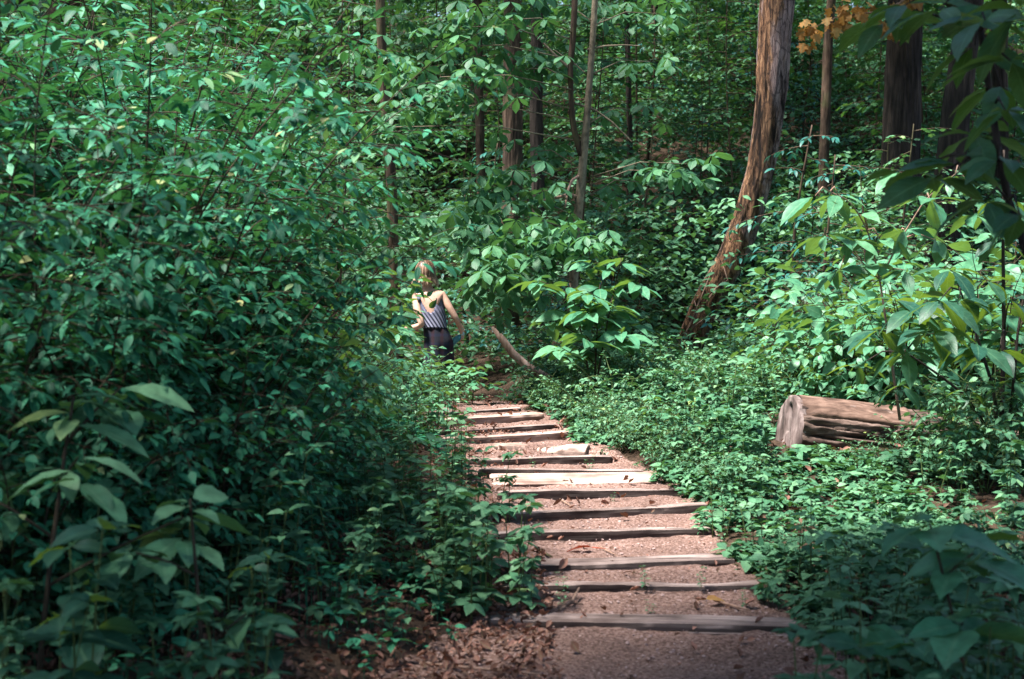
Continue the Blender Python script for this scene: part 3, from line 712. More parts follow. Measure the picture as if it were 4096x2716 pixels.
n2 = N(nt, 'ShaderNodeTexNoise', Scale=5.0, Detail=5.0, Roughness=.6); mp2 = N(nt, 'ShaderNodeMapping'); mp2.inputs['Scale'].default_value = (1.2, 1.2, .3); lk.new(tc.outputs['Object'], mp2.inputs[0]); lk.new(mp2.outputs[0], n2.inputs['Vector'])
n3 = N(nt, 'ShaderNodeTexNoise', Scale=1.3, Detail=4.0); lk.new(tc.outputs['Object'], n3.inputs['Vector'])
rb = ramp(nt, [(.40, (.015, .009, .006)), (.48, (.11, .055, .03)), (.56, (.29, .16, .085)), (.68, (.42, .30, .18))]); lk.new(n1.outputs[0], rb.inputs[0])
rg = ramp(nt, [(.36, (.035, .024, .024)), (.45, (.18, .125, .12)), (.56, (.33, .25, .24)), (.7, (.5, .41, .40))]); lk.new(n1.outputs[0], rg.inputs[0])
rs = ramp(nt, [(.44, (0, 0, 0)), (.56, (1, 1, 1))])
# the grey stripped wood lies on the upper right side of the trunk
at3 = N(nt, 'ShaderNodeAttribute', attribute_name='lc'); sp3 = N(nt, 'ShaderNodeSeparateXYZ'); lk.new(at3.outputs['Vector'], sp3.inputs[0])
add = N(nt, 'ShaderNodeMath', operation='MULTIPLY_ADD'); lk.new(sp3.outputs['Z'], add.inputs[0]); add.inputs[1].default_value = -1.1
lk.new(n2.outputs[0], add.inputs[2])
ad2 = N(nt, 'ShaderNodeMath', operation='MULTIPLY_ADD'); lk.new(sp3.outputs['Y'], ad2.inputs[0]); ad2.inputs[1].default_value = .5; lk.new(add.outputs[0], ad2.inputs[2])
mr = N(nt, 'ShaderNodeMapRange'); mr.inputs['From Min'].default_value = -.55; mr.inputs['From Max'].default_value = .35; lk.new(ad2.outputs[0], mr.inputs['Value']); lk.new(mr.outputs[0], rs.inputs[0])
mx = N(nt, 'ShaderNodeMix', data_type='RGBA'); lk.new(rs.outputs[0], mx.inputs[0]); lk.new(rb.outputs[0], mx.inputs[6]); lk.new(rg.outputs[0], mx.inputs[7])
pb = N(nt, 'ShaderNodeBsdfPrincipled', Roughness=.8); n4 = N(nt, 'ShaderNodeTexNoise', Scale=6.5, Detail=5.0, Roughness=.65, Distortion=.5); mp4 = N(nt, 'ShaderNodeMapping'); mp4.inputs['Scale'].default_value = (1, 1, .14); mp4.inputs['Location'].default_value = (3, 1, 2); lk.new(tc.outputs['Object'], mp4.inputs[0]); lk.new(mp4.outputs[0], n4.inputs['Vector'])
r5 = ramp(nt, [(.38, (.07, .06, .06)), (.47, (.8, .8, .8)), (.6, (1.1, 1.05, 1.05))]); lk.new(n4.outputs[0], r5.inputs[0])
v6 = N(nt, 'ShaderNodeTexVoronoi', feature='DISTANCE_TO_EDGE', Scale=15.0); mp6 = N(nt, 'ShaderNodeMapping'); mp6.inputs['Scale'].default_value = (1, 1, .28); nd = N(nt, 'ShaderNodeMix', data_type='RGBA'); nd.inputs[0].default_value = .12
lk.new(tc.outputs['Object'], mp6.inputs[0]); lk.new(mp6.outputs[0], nd.inputs[6]); lk.new(n2.outputs[1], nd.inputs[7]); lk.new(nd.outputs[2], v6.inputs['Vector'])
r6 = ramp(nt, [(0.0, (.12, .11, .11)), (.09, (1, 1, 1))]); lk.new(v6.outputs[0], r6.inputs[0])
m6 = N(nt, 'ShaderNodeMix', data_type='RGBA', blend_type='MULTIPLY'); m6.inputs[0].default_value = .8; lk.new(r5.outputs[0], m6.inputs[6]); lk.new(r6.outputs[0], m6.inputs[7])
m5 = N(nt, 'ShaderNodeMix', data_type='RGBA', blend_type='MULTIPLY'); m5.inputs[0].default_value = 1; lk.new(mx.outputs[2], m5.inputs[6]); lk.new(m6.outputs[2], m5.inputs[7])

lk.new(m5.outputs[2], pb.inputs['Base Color']); pb.inputs['Specular IOR Level'].default_value = .2
bp = N(nt, 'ShaderNodeBump', Strength=1.0, Distance=.05); lk.new(n1.outputs[0], bp.inputs['Height']); lk.new(bp.outputs[0], pb.inputs['Normal'])
out = N(nt, 'ShaderNodeOutputMaterial'); lk.new(pb.outputs[0], out.inputs[0]); M['leanbark'] = m
D = 20.0
PX = [(779, -30), (777, 0), (774, 45), (771.5, 87), (767, 130), (760, 173), (748, 216), (731, 260), (706, 303), (688, 348)]
W = [at(x, y, D) for x, y in PX][::-1]; W = [W[0] + np.array([-.12, 0, -.45])] + W
dv = unit(W[-1] - W[-2]); W.append(W[-1] + dv * 5)
ww = [29, 27.5, 27, 28, 27.5, 27, 28, 30, 32.5, 34, 34.5, 24]
root = big_tree('leaning_tree', W, [pxm(w, D) for w in ww], M['leanbark'], 'thick leaning tree with stripped orange brown and grey bark, bent to the upper right', disp=lean_disp, sides=96, rings=260, crown_s=.55, kind=0)
b = Acc()
for pts in ([(675, 352), (690, 325), (700, 300), (712, 270)], [(688, 338), (698, 312), (694, 300)], [(692, 328), (708, 316), (722, 322)], [(706, 303), (716, 288), (728, 280), (722, 262)]):
    b.tube([at(x, y, D - .42) - W[0] for x, y in pts], [.012, .010, .008, .005][:len(pts)], 5)
b.build('vine', M['twig'], root)

T = [
    ('tree_trunk', [(513, -10), (513, 100), (512, 200), (508, 310)], 22.5, 20, 'bark_brown', 'straight brown trunk, thickest of those between the thicket and the forked sapling'),
    ('x', [(537, -10), (537, 60), (536, 130), (540, 240)], 24.5, 13.5, 'bark_dark', 'dark straight trunk just left of the forked sapling'),
    ('x', [(380, -10), (383, 80), (391, 170), (395, 290)], 19, 10.5, 'bark_brown', 'thin brown trunk showing through the top right of the left thicket'),
    ('x', [(478, -10), (479, 100), (481, 180), (484, 280)], 26, 9.5, 'bark_brown', 'thin brown trunk left of the thickest upright trunk, behind fans of leaflets'),
    ('x', [(906, -10), (904, 60), (901, 140), (898, 230)], 23, 36, 'bark_dark', 'broad dark upright furrowed trunk, left one of the two broad trunks at upper right'),
    ('x', [(972, -10), (965, 50), (956, 110), (946, 205)], 21, 27, 'bark_dark', 'broad dark furrowed trunk at upper right, leaning right behind the nearby branches'),
    ('x', [(999, -10), (1000, 90), (999, 200)], 25, 16, 'bark_dark', 'dark trunk at the right border behind the slanting black stem'),
    ('x', [(832, -10), (828, 40), (826, 100), (822, 220)], 25, 10, 'bark_brown', 'slender brown trunk below the withered orange leaves'),
    ('x', [(628, 60), (630, 150), (632, 250)], 29, 6, 'bark_dark', 'thin dark trunk right of the forked sapling'),
    ('x', [(654, -20), (656, 60), (655, 130)], 36, 7, 'bark_dark', 'thin far trunk high on the slope, right of the forked sapling'),
]
trees = []
def furrow(u, th): return 1 + .05 * np.abs(np.sin(th * 11 + 2.5 * vnoise(th * 0 + u * 9, 3.1))) + .05 * fbm(np.cos(th) * 4, np.sin(th) * 4, u * 26, 3)
for i, (nm, pxs, d, w, mt, lab) in enumerate(T):
    Wl = trunk_line(pxs, d, top=max(9.5, Hs(*at(*pxs[0], d)[:2]) + 8)); n = len(Wl); rr = np.linspace(1.12, .8, n) * pxm(w, d); rr[0] *= 1.3
    if w > 15: tr = big_tree('tree', Wl, rr, M[mt], lab, kind=i % 3, sides=72, rings=160, disp=furrow, crown_s=.6)
    else: tr = big_tree('tree', Wl, rr, M[mt], lab, kind=i % 3, sides=16, crown_s=.5)
    trees.append(tr)
# withered branch on the slender brown tree
tr = trees[7]; B0 = np.array(tr.location); dd = 22.5
br = Acc(); lv = Acc()
spine = [at(x, y, q) for x, y, q in [(830, 8, 25), (870, -12, 23.5), (880, 5, dd), (862, 12, dd), (846, 12, dd), (830, 22, dd)]]
br.tube([at(930, -25, dd) - B0, at(900, 3, dd) - B0, at(875, 12, dd) - B0, at(858, 14, dd) - B0, at(835, 18, dd) - B0, at(812, 28, dd) - B0], [.03, .02, .014, .01, .007, .004], 6)
br.tube([at(832, -30, 25) - B0, at(880, -35, 24) - B0, at(930, -25, dd) - B0], [.04, .035, .03], 6)
pos = []; dr = []
for _ in range(95):
    cx, cy, sx, sy = random.choice([(850, 18, 9, 8), (845, 8, 14, 10), (865, 20, 9, 9), (830, 26, 8, 7), (815, 30, 7, 7), (838, 22, 8, 6), (870, 8, 10, 6), (880, 26, 9, 6), (894, 32, 6, 5), (905, 4, 10, 4), (805, 28, 3, 9)])
    pos.append(at(cx + rng.normal() * sx * .6, cy + rng.normal() * sy * .6, dd + .12 * rng.normal()) - B0); dr.append([rng.normal(), rng.normal() * .6, -1.0 + .5 * rng.normal()])
pos.append(at(808, 46, dd) - B0); dr.append([0, -.3, -1]); pos.append(at(804, 43, dd) - B0); dr.append([-.4, -.3, -1]); pos.append(at(811, 42, dd) - B0); dr.append([.4, -.3, -1])
lv.leaves(L_MAPLE, pos, dr, .13 + .05 * rng.random(len(pos)), up=np.array([0, -1.0, .3]), tilt=.6)
bo = br.build('withered_branch', M['twig'], tr); lo = lv.build('withered_leaves', M['brown'], bo)
tag(lo, 'bunch of withered orange maple leaves')

# forked sapling
D = 15.5
root_p = at(574, 292, D); g = Hs(root_p[0], root_p[1]); root_p[2] = g
fs = empty('forked_sapling', root_p); tag(fs, 'slim forked sapling with smooth brownish bark and fans of leaflets in the centre', 'tree')
def tubepx(name, pts, w, mat, parent, d=D, sides=10, base=None):
    Wp = np.array([at(x, y, d + (q[0] if q else 0)) for x, y, *q in pts]) - (root_p if base is None else base)
    L = np.concatenate([[0], np.cumsum(np.linalg.norm(np.diff(Wp, axis=0), axis=1))]); u = np.linspace(0, L[-1], 40)
    Q = np.stack([np.interp(u, L, Wp[:, k]) for k in range(3)], 1)
    for _ in range(2): Q[1:-1] = (Q[:-2] + 2 * Q[1:-1] + Q[2:]) / 4
    R = np.interp(u, L, [pxm(k, d) for k in w])
    a = Acc(); a.tube(Q, R, sides, disp=lambda uu, th: 1 + .06 * fbm(np.cos(th) * 2, np.sin(th) * 2, uu * 30, 2)); return a.build(name, M[mat], parent)
tubepx('trunk', [(572, 330), (573, 290), (575, 250), (579, 205), (583, 160), (586, 130), (589, 90), (592, 50), (594, 20), (596, -20), (600, -160)], [11, 9.5, 9.5, 9, 8.5, 7, 6.5, 6, 6, 6, 4], 'bark_smooth', fs)
tubepx('branch', [(583, 158), (580, 151), (576, 140), (572, 118), (571, 95), (570, 64), (573, 40), (575, -5), (578, -120)], [7, 6.5, 6, 6, 5.5, 5.5, 6, 6, 4], 'bark_brown', fs)
tubepx('branch', [(577, 197, 0), (569, 194, -.1), (560, 197, -.3), (545, 200, -.4), (527, 200, -.5)], [3.5, 3, 3, 2.5, 2.5], 'twig', fs)
tubepx('branch', [(579, 176, 0), (572, 180, -.2), (568, 190, -.3), (565, 208, -.4)], [3, 2.5, 2.5, 1.5], 'twig', fs)
tubepx('branch', [(571, 70), (555, 55), (535, 35), (520, 30)], [3, 2.5, 2, 1], 'bark_smooth', fs)
tubepx('branch', [(574, 103), (595, 110), (612, 122), (632, 142)], [2.5, 2, 2, 1], 'bark_smooth', fs)
tubepx('branch', [(587, 50), (605, 46), (625, 45), (640, 46)], [2.5, 2, 1.5, 1], 'bark_smooth', fs)

# ------------------------------------------------------------------ sprays of compound leaves, placed as branches of their trees
def palm_layer(P, cx, cy, d, wpx, npx, lf=.2, thick=.25):
    """a flat layer of whorled leaves around a pixel position, wpx wide"""
    w = wpx / FPX * d; c = at(cx, cy, d)
    for k in range(npx):
        q = c + np.array([(P.r.random() - .5) * w, P.r.normal() * .35 * w ** .5, P.r.normal() * thick * .35])
        for m in range(1):
            an = P.r.random() * 6.28; dr = unit(np.array([math.cos(an), math.sin(an) - .5, -.25 + .2 * P.r.normal()])); P.leaf(q, dr, lf * (.75 + .4 * P.r.random()))
lay = Plant(5)
layers = [  # px, py, distance, width px, clusters
    (430, 45, 15, 90, 8), (470, 25, 15.5, 80, 12), (440, 75, 14.5, 120, 16), (505, 18, 15, 90, 12), (550, 5, 16.5, 70, 8), (470, 95, 15, 110, 14), (520, 68, 15.6, 90, 14), (556, 62, 16.2, 60, 9), (535, 50, 16, 80, 8),
    (415, 105, 15, 80, 10), (395, 125, 14.5, 70, 9), (616, 18, 16.2, 50, 7), (602, 6, 16.4, 50, 6), (660, 12, 16, 60, 8), (650, 60, 17, 60, 6), (635, 108, 17, 70, 6), (668, 170, 15.5, 60, 9), (690, 162, 15.5, 50, 6), (640, 180, 16, 60, 6),
    (505, 170, 15, 80, 10), (530, 150, 16, 70, 8), (500, 200, 15.2, 70, 10), (470, 215, 15, 90, 12), (462, 232, 15.8, 40, 5), (500, 235, 14.6, 90, 16), (490, 255, 14.4, 55, 10), (552, 228, 14.2, 80, 14), (585, 240, 14.2, 60, 10),
    (540, 250, 14.3, 80, 16), (510, 268, 14.2, 80, 14), (492, 280, 14.4, 45, 8), (520, 295, 14.3, 60, 10), (530, 190, 15, 60, 8)]
r0 = np.array(root_p)
for L_ in layers: palm_layer(lay, L_[0], L_[1], L_[2], L_[3], int(L_[4] * 1.5), lf=.215)
a = Acc(); dirs = np.array(lay.dir); dirs[:, 2] = dirs[:, 2]
a.leaves(L_PALM, np.array(lay.pos) - r0, dirs, np.array(lay.sz), tilt=.3)
a.build('crown', M['buckeye'], fs)
tw = Acc()
for (cx, cy, d, w, n) in layers:
    c = at(cx, cy, d) - r0; s_ = at(np.clip(cx + 40, 574, 590), max(-20, cy + 15), 15.5) - r0
    tw = Acc(); tw.tube([s_, (s_ + c) / 2 + np.array([0, 0, .08]), c - np.array([0, 0, .02])], [.008, .006, .004], 4); tw.build('twig', M['bark_smooth'], fs)

# ------------------------------------------------------------------ fallen trunk (sawn end) at the right
D = 11.0
P0 = at(791, 431, D); R0 = .27
lg = empty('fallen_log', P0); tag(lg, 'large fallen sawn log with a grey sawn end, lying in the undergrowth at right', 'log')
P1 = at(1120, 468, 11.35); ax = unit(P1 - P0); Ln = float(np.linalg.norm(P1 - P0))
n = 220; th = 160
tt = np.linspace(0, 1, n)
def log_disp(u, t):
    x = np.cos(t); y = np.sin(t)
    g = fbm(x * 6.5, y * 6.5, u * 5, 3); st = np.abs(vnoise(x * 9, y * 9, u * 6))
    return 1 + .07 * g + .022 * fbm(x * 22, y * 22, u * 60, 3) - .24 * np.exp(-(st / .12) ** 2) * sstep(.0, .05, u) + .03 * vnoise(x * 1.5, y * 1.5, u * 3) - .15 * sstep(.72, 1, u)
a = Acc(); a.tube(np.array([ax * Ln * k for k in tt]), R0 * np.ones(n), th, cap=False, disp=log_disp)
body = a.build('log_body', M['logwood'], lg)
# sawn end: slightly tilted disc with a deep crack
a = Acc(); e1 = unit(np.cross(ax, [0, 0, 1.0])); e2 = np.cross(e1, ax)
rings = 14; V = []; 
for i in range(rings + 1):
    for k in range(64):
        an = k / 64 * 2 * PI; rr = R0 * (1 + .04 * vnoise(math.cos(an) * 2, math.sin(an) * 2, 3)) * i / rings
        xx = rr * math.cos(an); zz = rr * math.sin(an); crack = .16 * math.exp(-((xx - .03 + .15 * zz) / .022) ** 2) * (abs(zz) < .2)
        V.append(e1 * xx + e2 * zz + ax * (crack - .03 + .006 * float(vnoise(xx * 60, zz * 20)) - .02 * (i == rings) * 0))
for k in range(64):
    V.append(V[rings * 64 + k] + ax * .06)
Q = []
for i in range(rings + 1):
    for k in range(64): Q.append((i * 64 + k, (i + 1) * 64 + k, (i + 1) * 64 + (k + 1) % 64, i * 64 + (k + 1) % 64))
a.add(V, Q); se = a.build('sawn_end', M['logend'], lg)
# the remaining sheet of bark on top
a = Acc(); us = np.linspace(.0, .34, 60); ts = np.linspace(.5, 2.2, 40)
V = []
for u in us:
    for t in ts:
        e = min((t - .5) / .12, (2.2 - t) / .12, (.34 - u) / .03 + .0, 1); wob = float(fbm(u * 20, t * 3, 0, 3))
        V.append(ax * (u * Ln + .01) + (e1 * math.cos(t) + e2 * math.sin(t)) * (R0 * (1.07 + .012 * wob) - .05 * (1 - max(0, min(1, e + .3 * wob)))))
nt_ = len(ts); Q = [(i * nt_ + j, i * nt_ + j + 1, (i + 1) * nt_ + j + 1, (i + 1) * nt_ + j) for i in range(len(us) - 1) for j in range(nt_ - 1)]
a.add(V, Q); a.build('bark', M['barkflap'], lg)

# broken stick left of the path end
sp0 = at(493, 330, 15.0)
bw = [at(492, 327, 15.0), at(502, 339, 15), at(513, 354, 15), at(527, 366, 15), at(543, 376, 15), at(560, 384, 15.1), at(566, 390, 15.1)]
o = twig(bw, [.014, .04, .045, .042, .048, .045, .04], 'thick broken branch with a pale tip slanting up beyond the end of the steps', 'broken_branch', 'branch', 'deadwood', 14)

# ------------------------------------------------------------------ person
DP = 15.5
pm = lambda px, py, dy=0.0: Vector(at(px, py, DP + dy))
base = Vector(at(438, 418, DP)); base.z = Hs(base.x, base.y)
person = None
def skin_mesh(name, joints, bones, mat, parent=None, subdiv=2, origin=None):
    me = bpy.data.meshes.new(name); names = list(joints)
    me.from_pydata([tuple(Vector(joints[k][0]) - origin) for k in names], [(names.index(a_), names.index(b_)) for a_, b_ in bones], [])
    o = bpy.data.objects.new(name, me); C.objects.link(o)
    md = o.modifiers.new('skin', 'SKIN'); sb = o.modifiers.new('sub', 'SUBSURF'); sb.levels = subdiv; sb.render_levels = subdiv
    sv = me.skin_vertices[0].data
    for i, k in enumerate(names):
        r_ = joints[k][1]; sv[i].radius = (r_, r_) if not isinstance(r_, tuple) else r_; sv[i].use_root = (i == 0)
    dg = bpy.context.evaluated_depsgraph_get(); ev = o.evaluated_get(dg); nm = bpy.data.meshes.new_from_object(ev)
    o.modifiers.clear(); o.data = nm; nm.materials.clear(); nm.materials.append(mat)
    nm.polygons.foreach_set('use_smooth', [True] * len(nm.polygons)); 
    if parent: o.parent = parent
    return o
J = {
    'pelvis': (pm(437.5, 340), (.145, .10)), 'waist': (pm(434.5, 327, .0), (.112, .085)), 'chest': (pm(431, 311, .03), (.13, .095)), 'uchest': (pm(429, 298, .05), (.125, .085)),
    'neckb': (pm(427.5, 290, .06), .06), 'neck': (pm(427, 285, .07), .052), 'headb': (pm(426, 279, .09), (.068, .075)), 'head': (pm(425.5, 273, .10), (.078, .09)), 'headt': (pm(425.5, 269, .09), (.06, .065)),
    'shL': (pm(415.5, 296.5, .03), .05), 'armL': (pm(417.5, 311, -.06), .044), 'elL': (pm(422, 325, -.12), .036), 'faL': (pm(414, 327.5, .02), .033), 'wrL': (pm(407, 327.5, .16), .024), 'paL': (pm(404.5, 329, .20), (.036, .016)),
    'shR': (pm(442.5, 295, .05), .05), 'armR': (pm(449.5, 308, .0), .043), 'elR': (pm(456.5, 319.5, -.01), .036), 'faR': (pm(459, 325, .05), .031), 'wrR': (pm(460.5, 329.5, .11), .023), 'paR': (pm(462, 333, .13), (.036, .017)),
    'hipL': (pm(432, 350), .085), 'knL': (pm(429, 378, .12), .056), 'anL': (pm(431, 410, .0), .035), 'toL': (pm(430, 416, .16), .03),
    'hipR': (pm(443, 350), .085), 'knR': (pm(444, 380, .02), .056), 'anR': (pm(444, 412, -.08), .035), 'toR': (pm(445, 417, .10), .03),
}
BN = [('pelvis', 'waist'), ('waist', 'chest'), ('chest', 'uchest'), ('uchest', 'neckb'), ('neckb', 'neck'), ('neck', 'headb'), ('headb', 'head'), ('head', 'headt'),
      ('uchest', 'shL'), ('shL', 'armL'), ('armL', 'elL'), ('elL', 'faL'), ('faL', 'wrL'), ('wrL', 'paL'), ('uchest', 'shR'), ('shR', 'armR'), ('armR', 'elR'), ('elR', 'faR'), ('faR', 'wrR'), ('wrR', 'paR'),
      ('pelvis', 'hipL'), ('hipL', 'knL'), ('knL', 'anL'), ('anL', 'toL'), ('pelvis', 'hipR'), ('hipR', 'knR'), ('knR', 'anR'), ('anR', 'toR')]
def fingers(pre, palm, dirv, side, nrm, curl):
    d = Vector(dirv).normalized(); s_ = Vector(side).normalized(); nn = Vector(nrm).normalized()
    for k in range(4):
        b0 = palm + d * .03 + s_ * (.012 * (k - 1.5) * 1.6); l = (.07, .08, .075, .06)[k]
        p1 = b0 + d * l * .45; p2 = p1 + (d * math.cos(curl) + nn * math.sin(curl)) * l * .35; p3 = p2 + (d * math.cos(2 * curl) + nn * math.sin(2 * curl)) * l * .3
        J[pre + 'f%da' % k] = (p1, .0095); J[pre + 'f%db' % k] = (p2, .0085); J[pre + 'f%dc' % k] = (p3, .007)
        J[pre + 'f%dr' % k] = (b0, .011)
        BN.extend([(pre, pre + 'f%dr' % k), (pre + 'f%dr' % k, pre + 'f%da' % k), (pre + 'f%da' % k, pre + 'f%db' % k), (pre + 'f%db' % k, pre + 'f%dc' % k)])
    t0 = palm - s_ * .035 + d * .0; t1 = t0 - s_ * .02 + d * .03 + nn * .01
    J[pre + 'ta'] = (t0, .012); J[pre + 'tb'] = (t1, .009); BN.extend([(pre, pre + 'ta'), (pre + 'ta', pre + 'tb')])
fingers('paL', J['paL'][0], (-.5, .9, -.1), (.0, .1, -1), (1, .3, 0), .5)
fingers('paR', J['paR'][0], (.15, .3, -1), (-.2, -.9, -.2), (-.9, .2, 0), .9)
person = empty('person', base)
tag(person, 'person seen from behind in grey striped tank top and dark plaid skirt, holding a bottle', 'person')
body = skin_mesh('body', J, BN, M['skin'], person, 2, base)
# face on the far side: nose, brows, lips, ears
hd = Vector(J['head'][0]) - base
bm = bmesh = None
import bmesh as BM
def blob(c, s_, name, mat, parent):
    b_ = BM.new(); BM.ops.create_uvsphere(b_, u_segments=12, v_segments=8, radius=1)
    for v_ in b_.verts: v_.co = Vector((v_.co.x * s_[0], v_.co.y * s_[1], v_.co.z * s_[2])) + Vector(c)
    me = bpy.data.meshes.new(name); b_.to_mesh(me); b_.free(); me.materials.append(mat); me.polygons.foreach_set('use_smooth', [True] * len(me.polygons))
    o = bpy.data.objects.new(name, me); C.objects.link(o); o.parent = parent; return o
fy = .088
blob(hd + Vector((0, fy + .008, -.02)), (.012, .018, .022), 'nose', M['skin'], person)
for s_ in (-1, 1):
    blob(hd + Vector((.032 * s_, fy - .012, .0)), (.013, .011, .009), 'eye', M['eye'], person)
    blob(hd + Vector((.083 * s_, .0, -.012)), (.010, .02, .030), 'ear', M['skin'], person)
blob(hd + Vector((0, fy - .006, -.052)), (.022, .008, .007), 'mouth', flat_mat('lips', (.5, .18, .15), .5), person)
# tank top: strips around the torso following the body, low cut at the back
def torso_ring(t):
    """centre and half widths of the torso, t=0 hem, 1 shoulder"""
    c = [Vector(J[k][0]) - base for k in ('pelvis', 'waist', 'chest', 'uchest')]
    ks = [-.35, 0.02, .55, 1.0]; x = np.interp(t, ks, [q.x for q in c]); y_ = np.interp(t, ks, [q.y for q in c]); z_ = np.interp(t, ks, [q.z for q in c])
    return Vector((x, y_, z_)), float(np.interp(t, ks, [.152, .130, .152, .150])), float(np.interp(t, ks, [.125, .110, .120, .102]))
m, nt, ns, lk = nodes('striped_grey_jersey')
at4 = N(nt, 'ShaderNodeAttribute', attribute_name='lc'); sp4 = N(nt, 'ShaderNodeSeparateXYZ'); lk.new(at4.outputs['Vector'], sp4.inputs[0])
mu = N(nt, 'ShaderNodeMath', operation='MULTIPLY'); lk.new(sp4.outputs['X'], mu.inputs[0]); mu.inputs[1].default_value = 2 * PI
sn = N(nt, 'ShaderNodeMath', operation='SINE'); lk.new(mu.outputs[0], sn.inputs[0])
mr = N(nt, 'ShaderNodeMapRange'); mr.inputs['From Min'].default_value = -.3; mr.inputs['From Max'].default_value = .3; lk.new(sn.outputs[0], mr.inputs['Value'])
fa = N(nt, 'ShaderNodeMapRange'); fa.inputs['From Min'].default_value = .75; fa.inputs['From Max'].default_value = .25; lk.new(sp4.outputs['Y'], fa.inputs['Value'])
m1 = N(nt, 'ShaderNodeMix', data_type='RGBA'); lk.new(mr.outputs[0], m1.inputs[0]); m1.inputs[6].default_value = (.02, .025, .05, 1); m1.inputs[7].default_value = (.36, .36, .50, 1)
m2 = N(nt, 'ShaderNodeMix', data_type='RGBA'); lk.new(fa.outputs[0], m2.inputs[0]); m2.inputs[6].default_value = (.10, .105, .17, 1); lk.new(m1.outputs[2], m2.inputs[7])
pb = N(nt, 'ShaderNodeBsdfPrincipled', Roughness=.9); lk.new(m2.outputs[2], pb.inputs['Base Color']); out = N(nt, 'ShaderNodeOutputMaterial'); lk.new(pb.outputs[0], out.inputs[0]); M['jersey'] = m
a = Acc(); nr, nc = 26, 72; V = []; A = []; keep = []
for i in range(nr):
    t = i / (nr - 1)
    for k in range(nc):
        an = k / nc * 2 * PI      # an=-pi/2 is the back (towards the camera)
        c, wx, wy = torso_ring(t * 1.02)
        fold = .004 * math.sin(an * 9 + t * 8) * (1 - t)
        p = c + Vector((math.cos(an) * (wx + fold), math.sin(an) * (wy + fold), 0))
        V.append(p); A.append(((an + .9 * (1 - t) * 0 + 1.1 * t) * 3.3, t, 0))
Q = []
for i in range(nr - 1):
    for k in range(nc):
        t = (i + .5) / (nr - 1); an = (k + .5) / nc * 2 * PI; back = abs(((an + PI / 2 + PI) % (2 * PI)) - PI); front = abs(((an - PI / 2 + PI) % (2 * PI)) - PI)
        neck = .48 + .85 * (back / .85) ** 2 if back < .85 else 9
        fneck = .78 + .9 * (front / .8) ** 2 if front < .8 else 9
        side = min(abs(((an + PI) % (2 * PI)) - PI), abs(an - PI)); arm = .72 + 2.2 * max(0, side - .28) ** 1 if side < .62 else 9
        if t < min(neck, fneck, arm): Q.append((i * nc + k, i * nc + (k + 1) % nc, (i + 1) * nc + (k + 1) % nc, (i + 1) * nc + k))
a.add([tuple(v_) for v_ in V], Q, None, A)
top_o = a.build('tank_top', M['jersey'], person)
sd = top_o.modifiers.new('s', 'SOLIDIFY'); sd.thickness = .004; sd.offset = 1
# straps over the shoulders
a = Acc()
for s_, kx in ((-1, 'shL'), (1, 'shR')):
    c, wx, wy = torso_ring(1.0); u_ = (Vector(J['neckb'][0]) - base)
    sx = u_.x + s_ * .085
    pts = []
    for q in np.linspace(-1, 1, 15):
        ang_ = q * 1.5; pts.append((sx + s_ * .012 * math.cos(ang_), c.y + math.sin(ang_) * .10, c.z - .03 + math.cos(ang_) * .072))
    P_ = np.array(pts); W2 = np.array([.020, 0, 0]); N_ = len(P_)
    VV = np.concatenate([P_ - W2, P_ + W2]); a.add(VV, [(k, k + 1, N_ + k + 1, N_ + k) for k in range(N_ - 1)], None, [(0, .9, 0)] * (2 * N_))
st_o = a.build('strap', M['jersey'], person); sd = st_o.modifiers.new('s', 'SOLIDIFY'); sd.thickness = .005
# plaid skirt
m, nt, ns, lk = nodes('dark_plaid_cloth')
tc = N(nt, 'ShaderNodeTexCoord'); w1 = N(nt, 'ShaderNodeTexWave', Scale=3.2); w1.wave_type = 'BANDS'; w1.bands_direction = 'X'; w2 = N(nt, 'ShaderNodeTexWave', Scale=3.2); w2.bands_direction = 'Z'
lk.new(tc.outputs['Object'], w1.inputs[0]); lk.new(tc.outputs['Object'], w2.inputs[0])
r1 = ramp(nt, [(.5, (.006, .007, .014)), (.92, (.022, .004, .006))]); r2 = ramp(nt, [(.6, (.004, .005, .010)), (.93, (.005, .009, .026))])
lk.new(w1.outputs[0], r1.inputs[0]); lk.new(w2.outputs[0], r2.inputs[0])
mx = N(nt, 'ShaderNodeMix', data_type='RGBA', blend_type='ADD'); mx.inputs[0].default_value = 1; lk.new(r1.outputs[0], mx.inputs[6]); lk.new(r2.outputs[0], mx.inputs[7])
pb = N(nt, 'ShaderNodeBsdfPrincipled', Roughness=.95); lk.new(mx.outputs[2], pb.inputs['Base Color']); out = N(nt, 'ShaderNodeOutputMaterial'); lk.new(pb.outputs[0], out.inputs[0]); M['plaid'] = m
pel = Vector(J['pelvis'][0]) - base; wst = Vector(J['waist'][0]) - base
a = Acc(); nr, nc = 30, 64; V = []
prof = [(0, .124, .10), (.12, .142, .115), (.28, .160, .13), (.55, .165, .14), (1, .17, .16)]
for i in range(nr):
    t = i / (nr - 1); h = wst.z + .015 - t * .66
    wx = np.interp(t, [p_[0] for p_ in prof], [p_[1] for p_ in prof]); wy = np.interp(t, [p_[0] for p_ in prof], [p_[2] for p_ in prof])
    cx = np.interp(t, [0, .25, 1], [wst.x, pel.x + .01, pel.x + .01]); cy = np.interp(t, [0, .25, 1], [wst.y, pel.y, pel.y + .02])
    for k in range(nc):
        an = k / nc * 2 * PI; f = 1 + .07 * t * math.sin(an * 7 + 1.3 * math.sin(t * 3)) + .02 * t * math.sin(an * 15)
        V.append((cx + math.cos(an) * wx * f, cy + math.sin(an) * wy * f, h))
a.add(V, [(i * nc + k, (i + 1) * nc + k, (i + 1) * nc + (k + 1) % nc, i * nc + (k + 1) % nc) for i in range(nr - 1) for k in range(nc)])
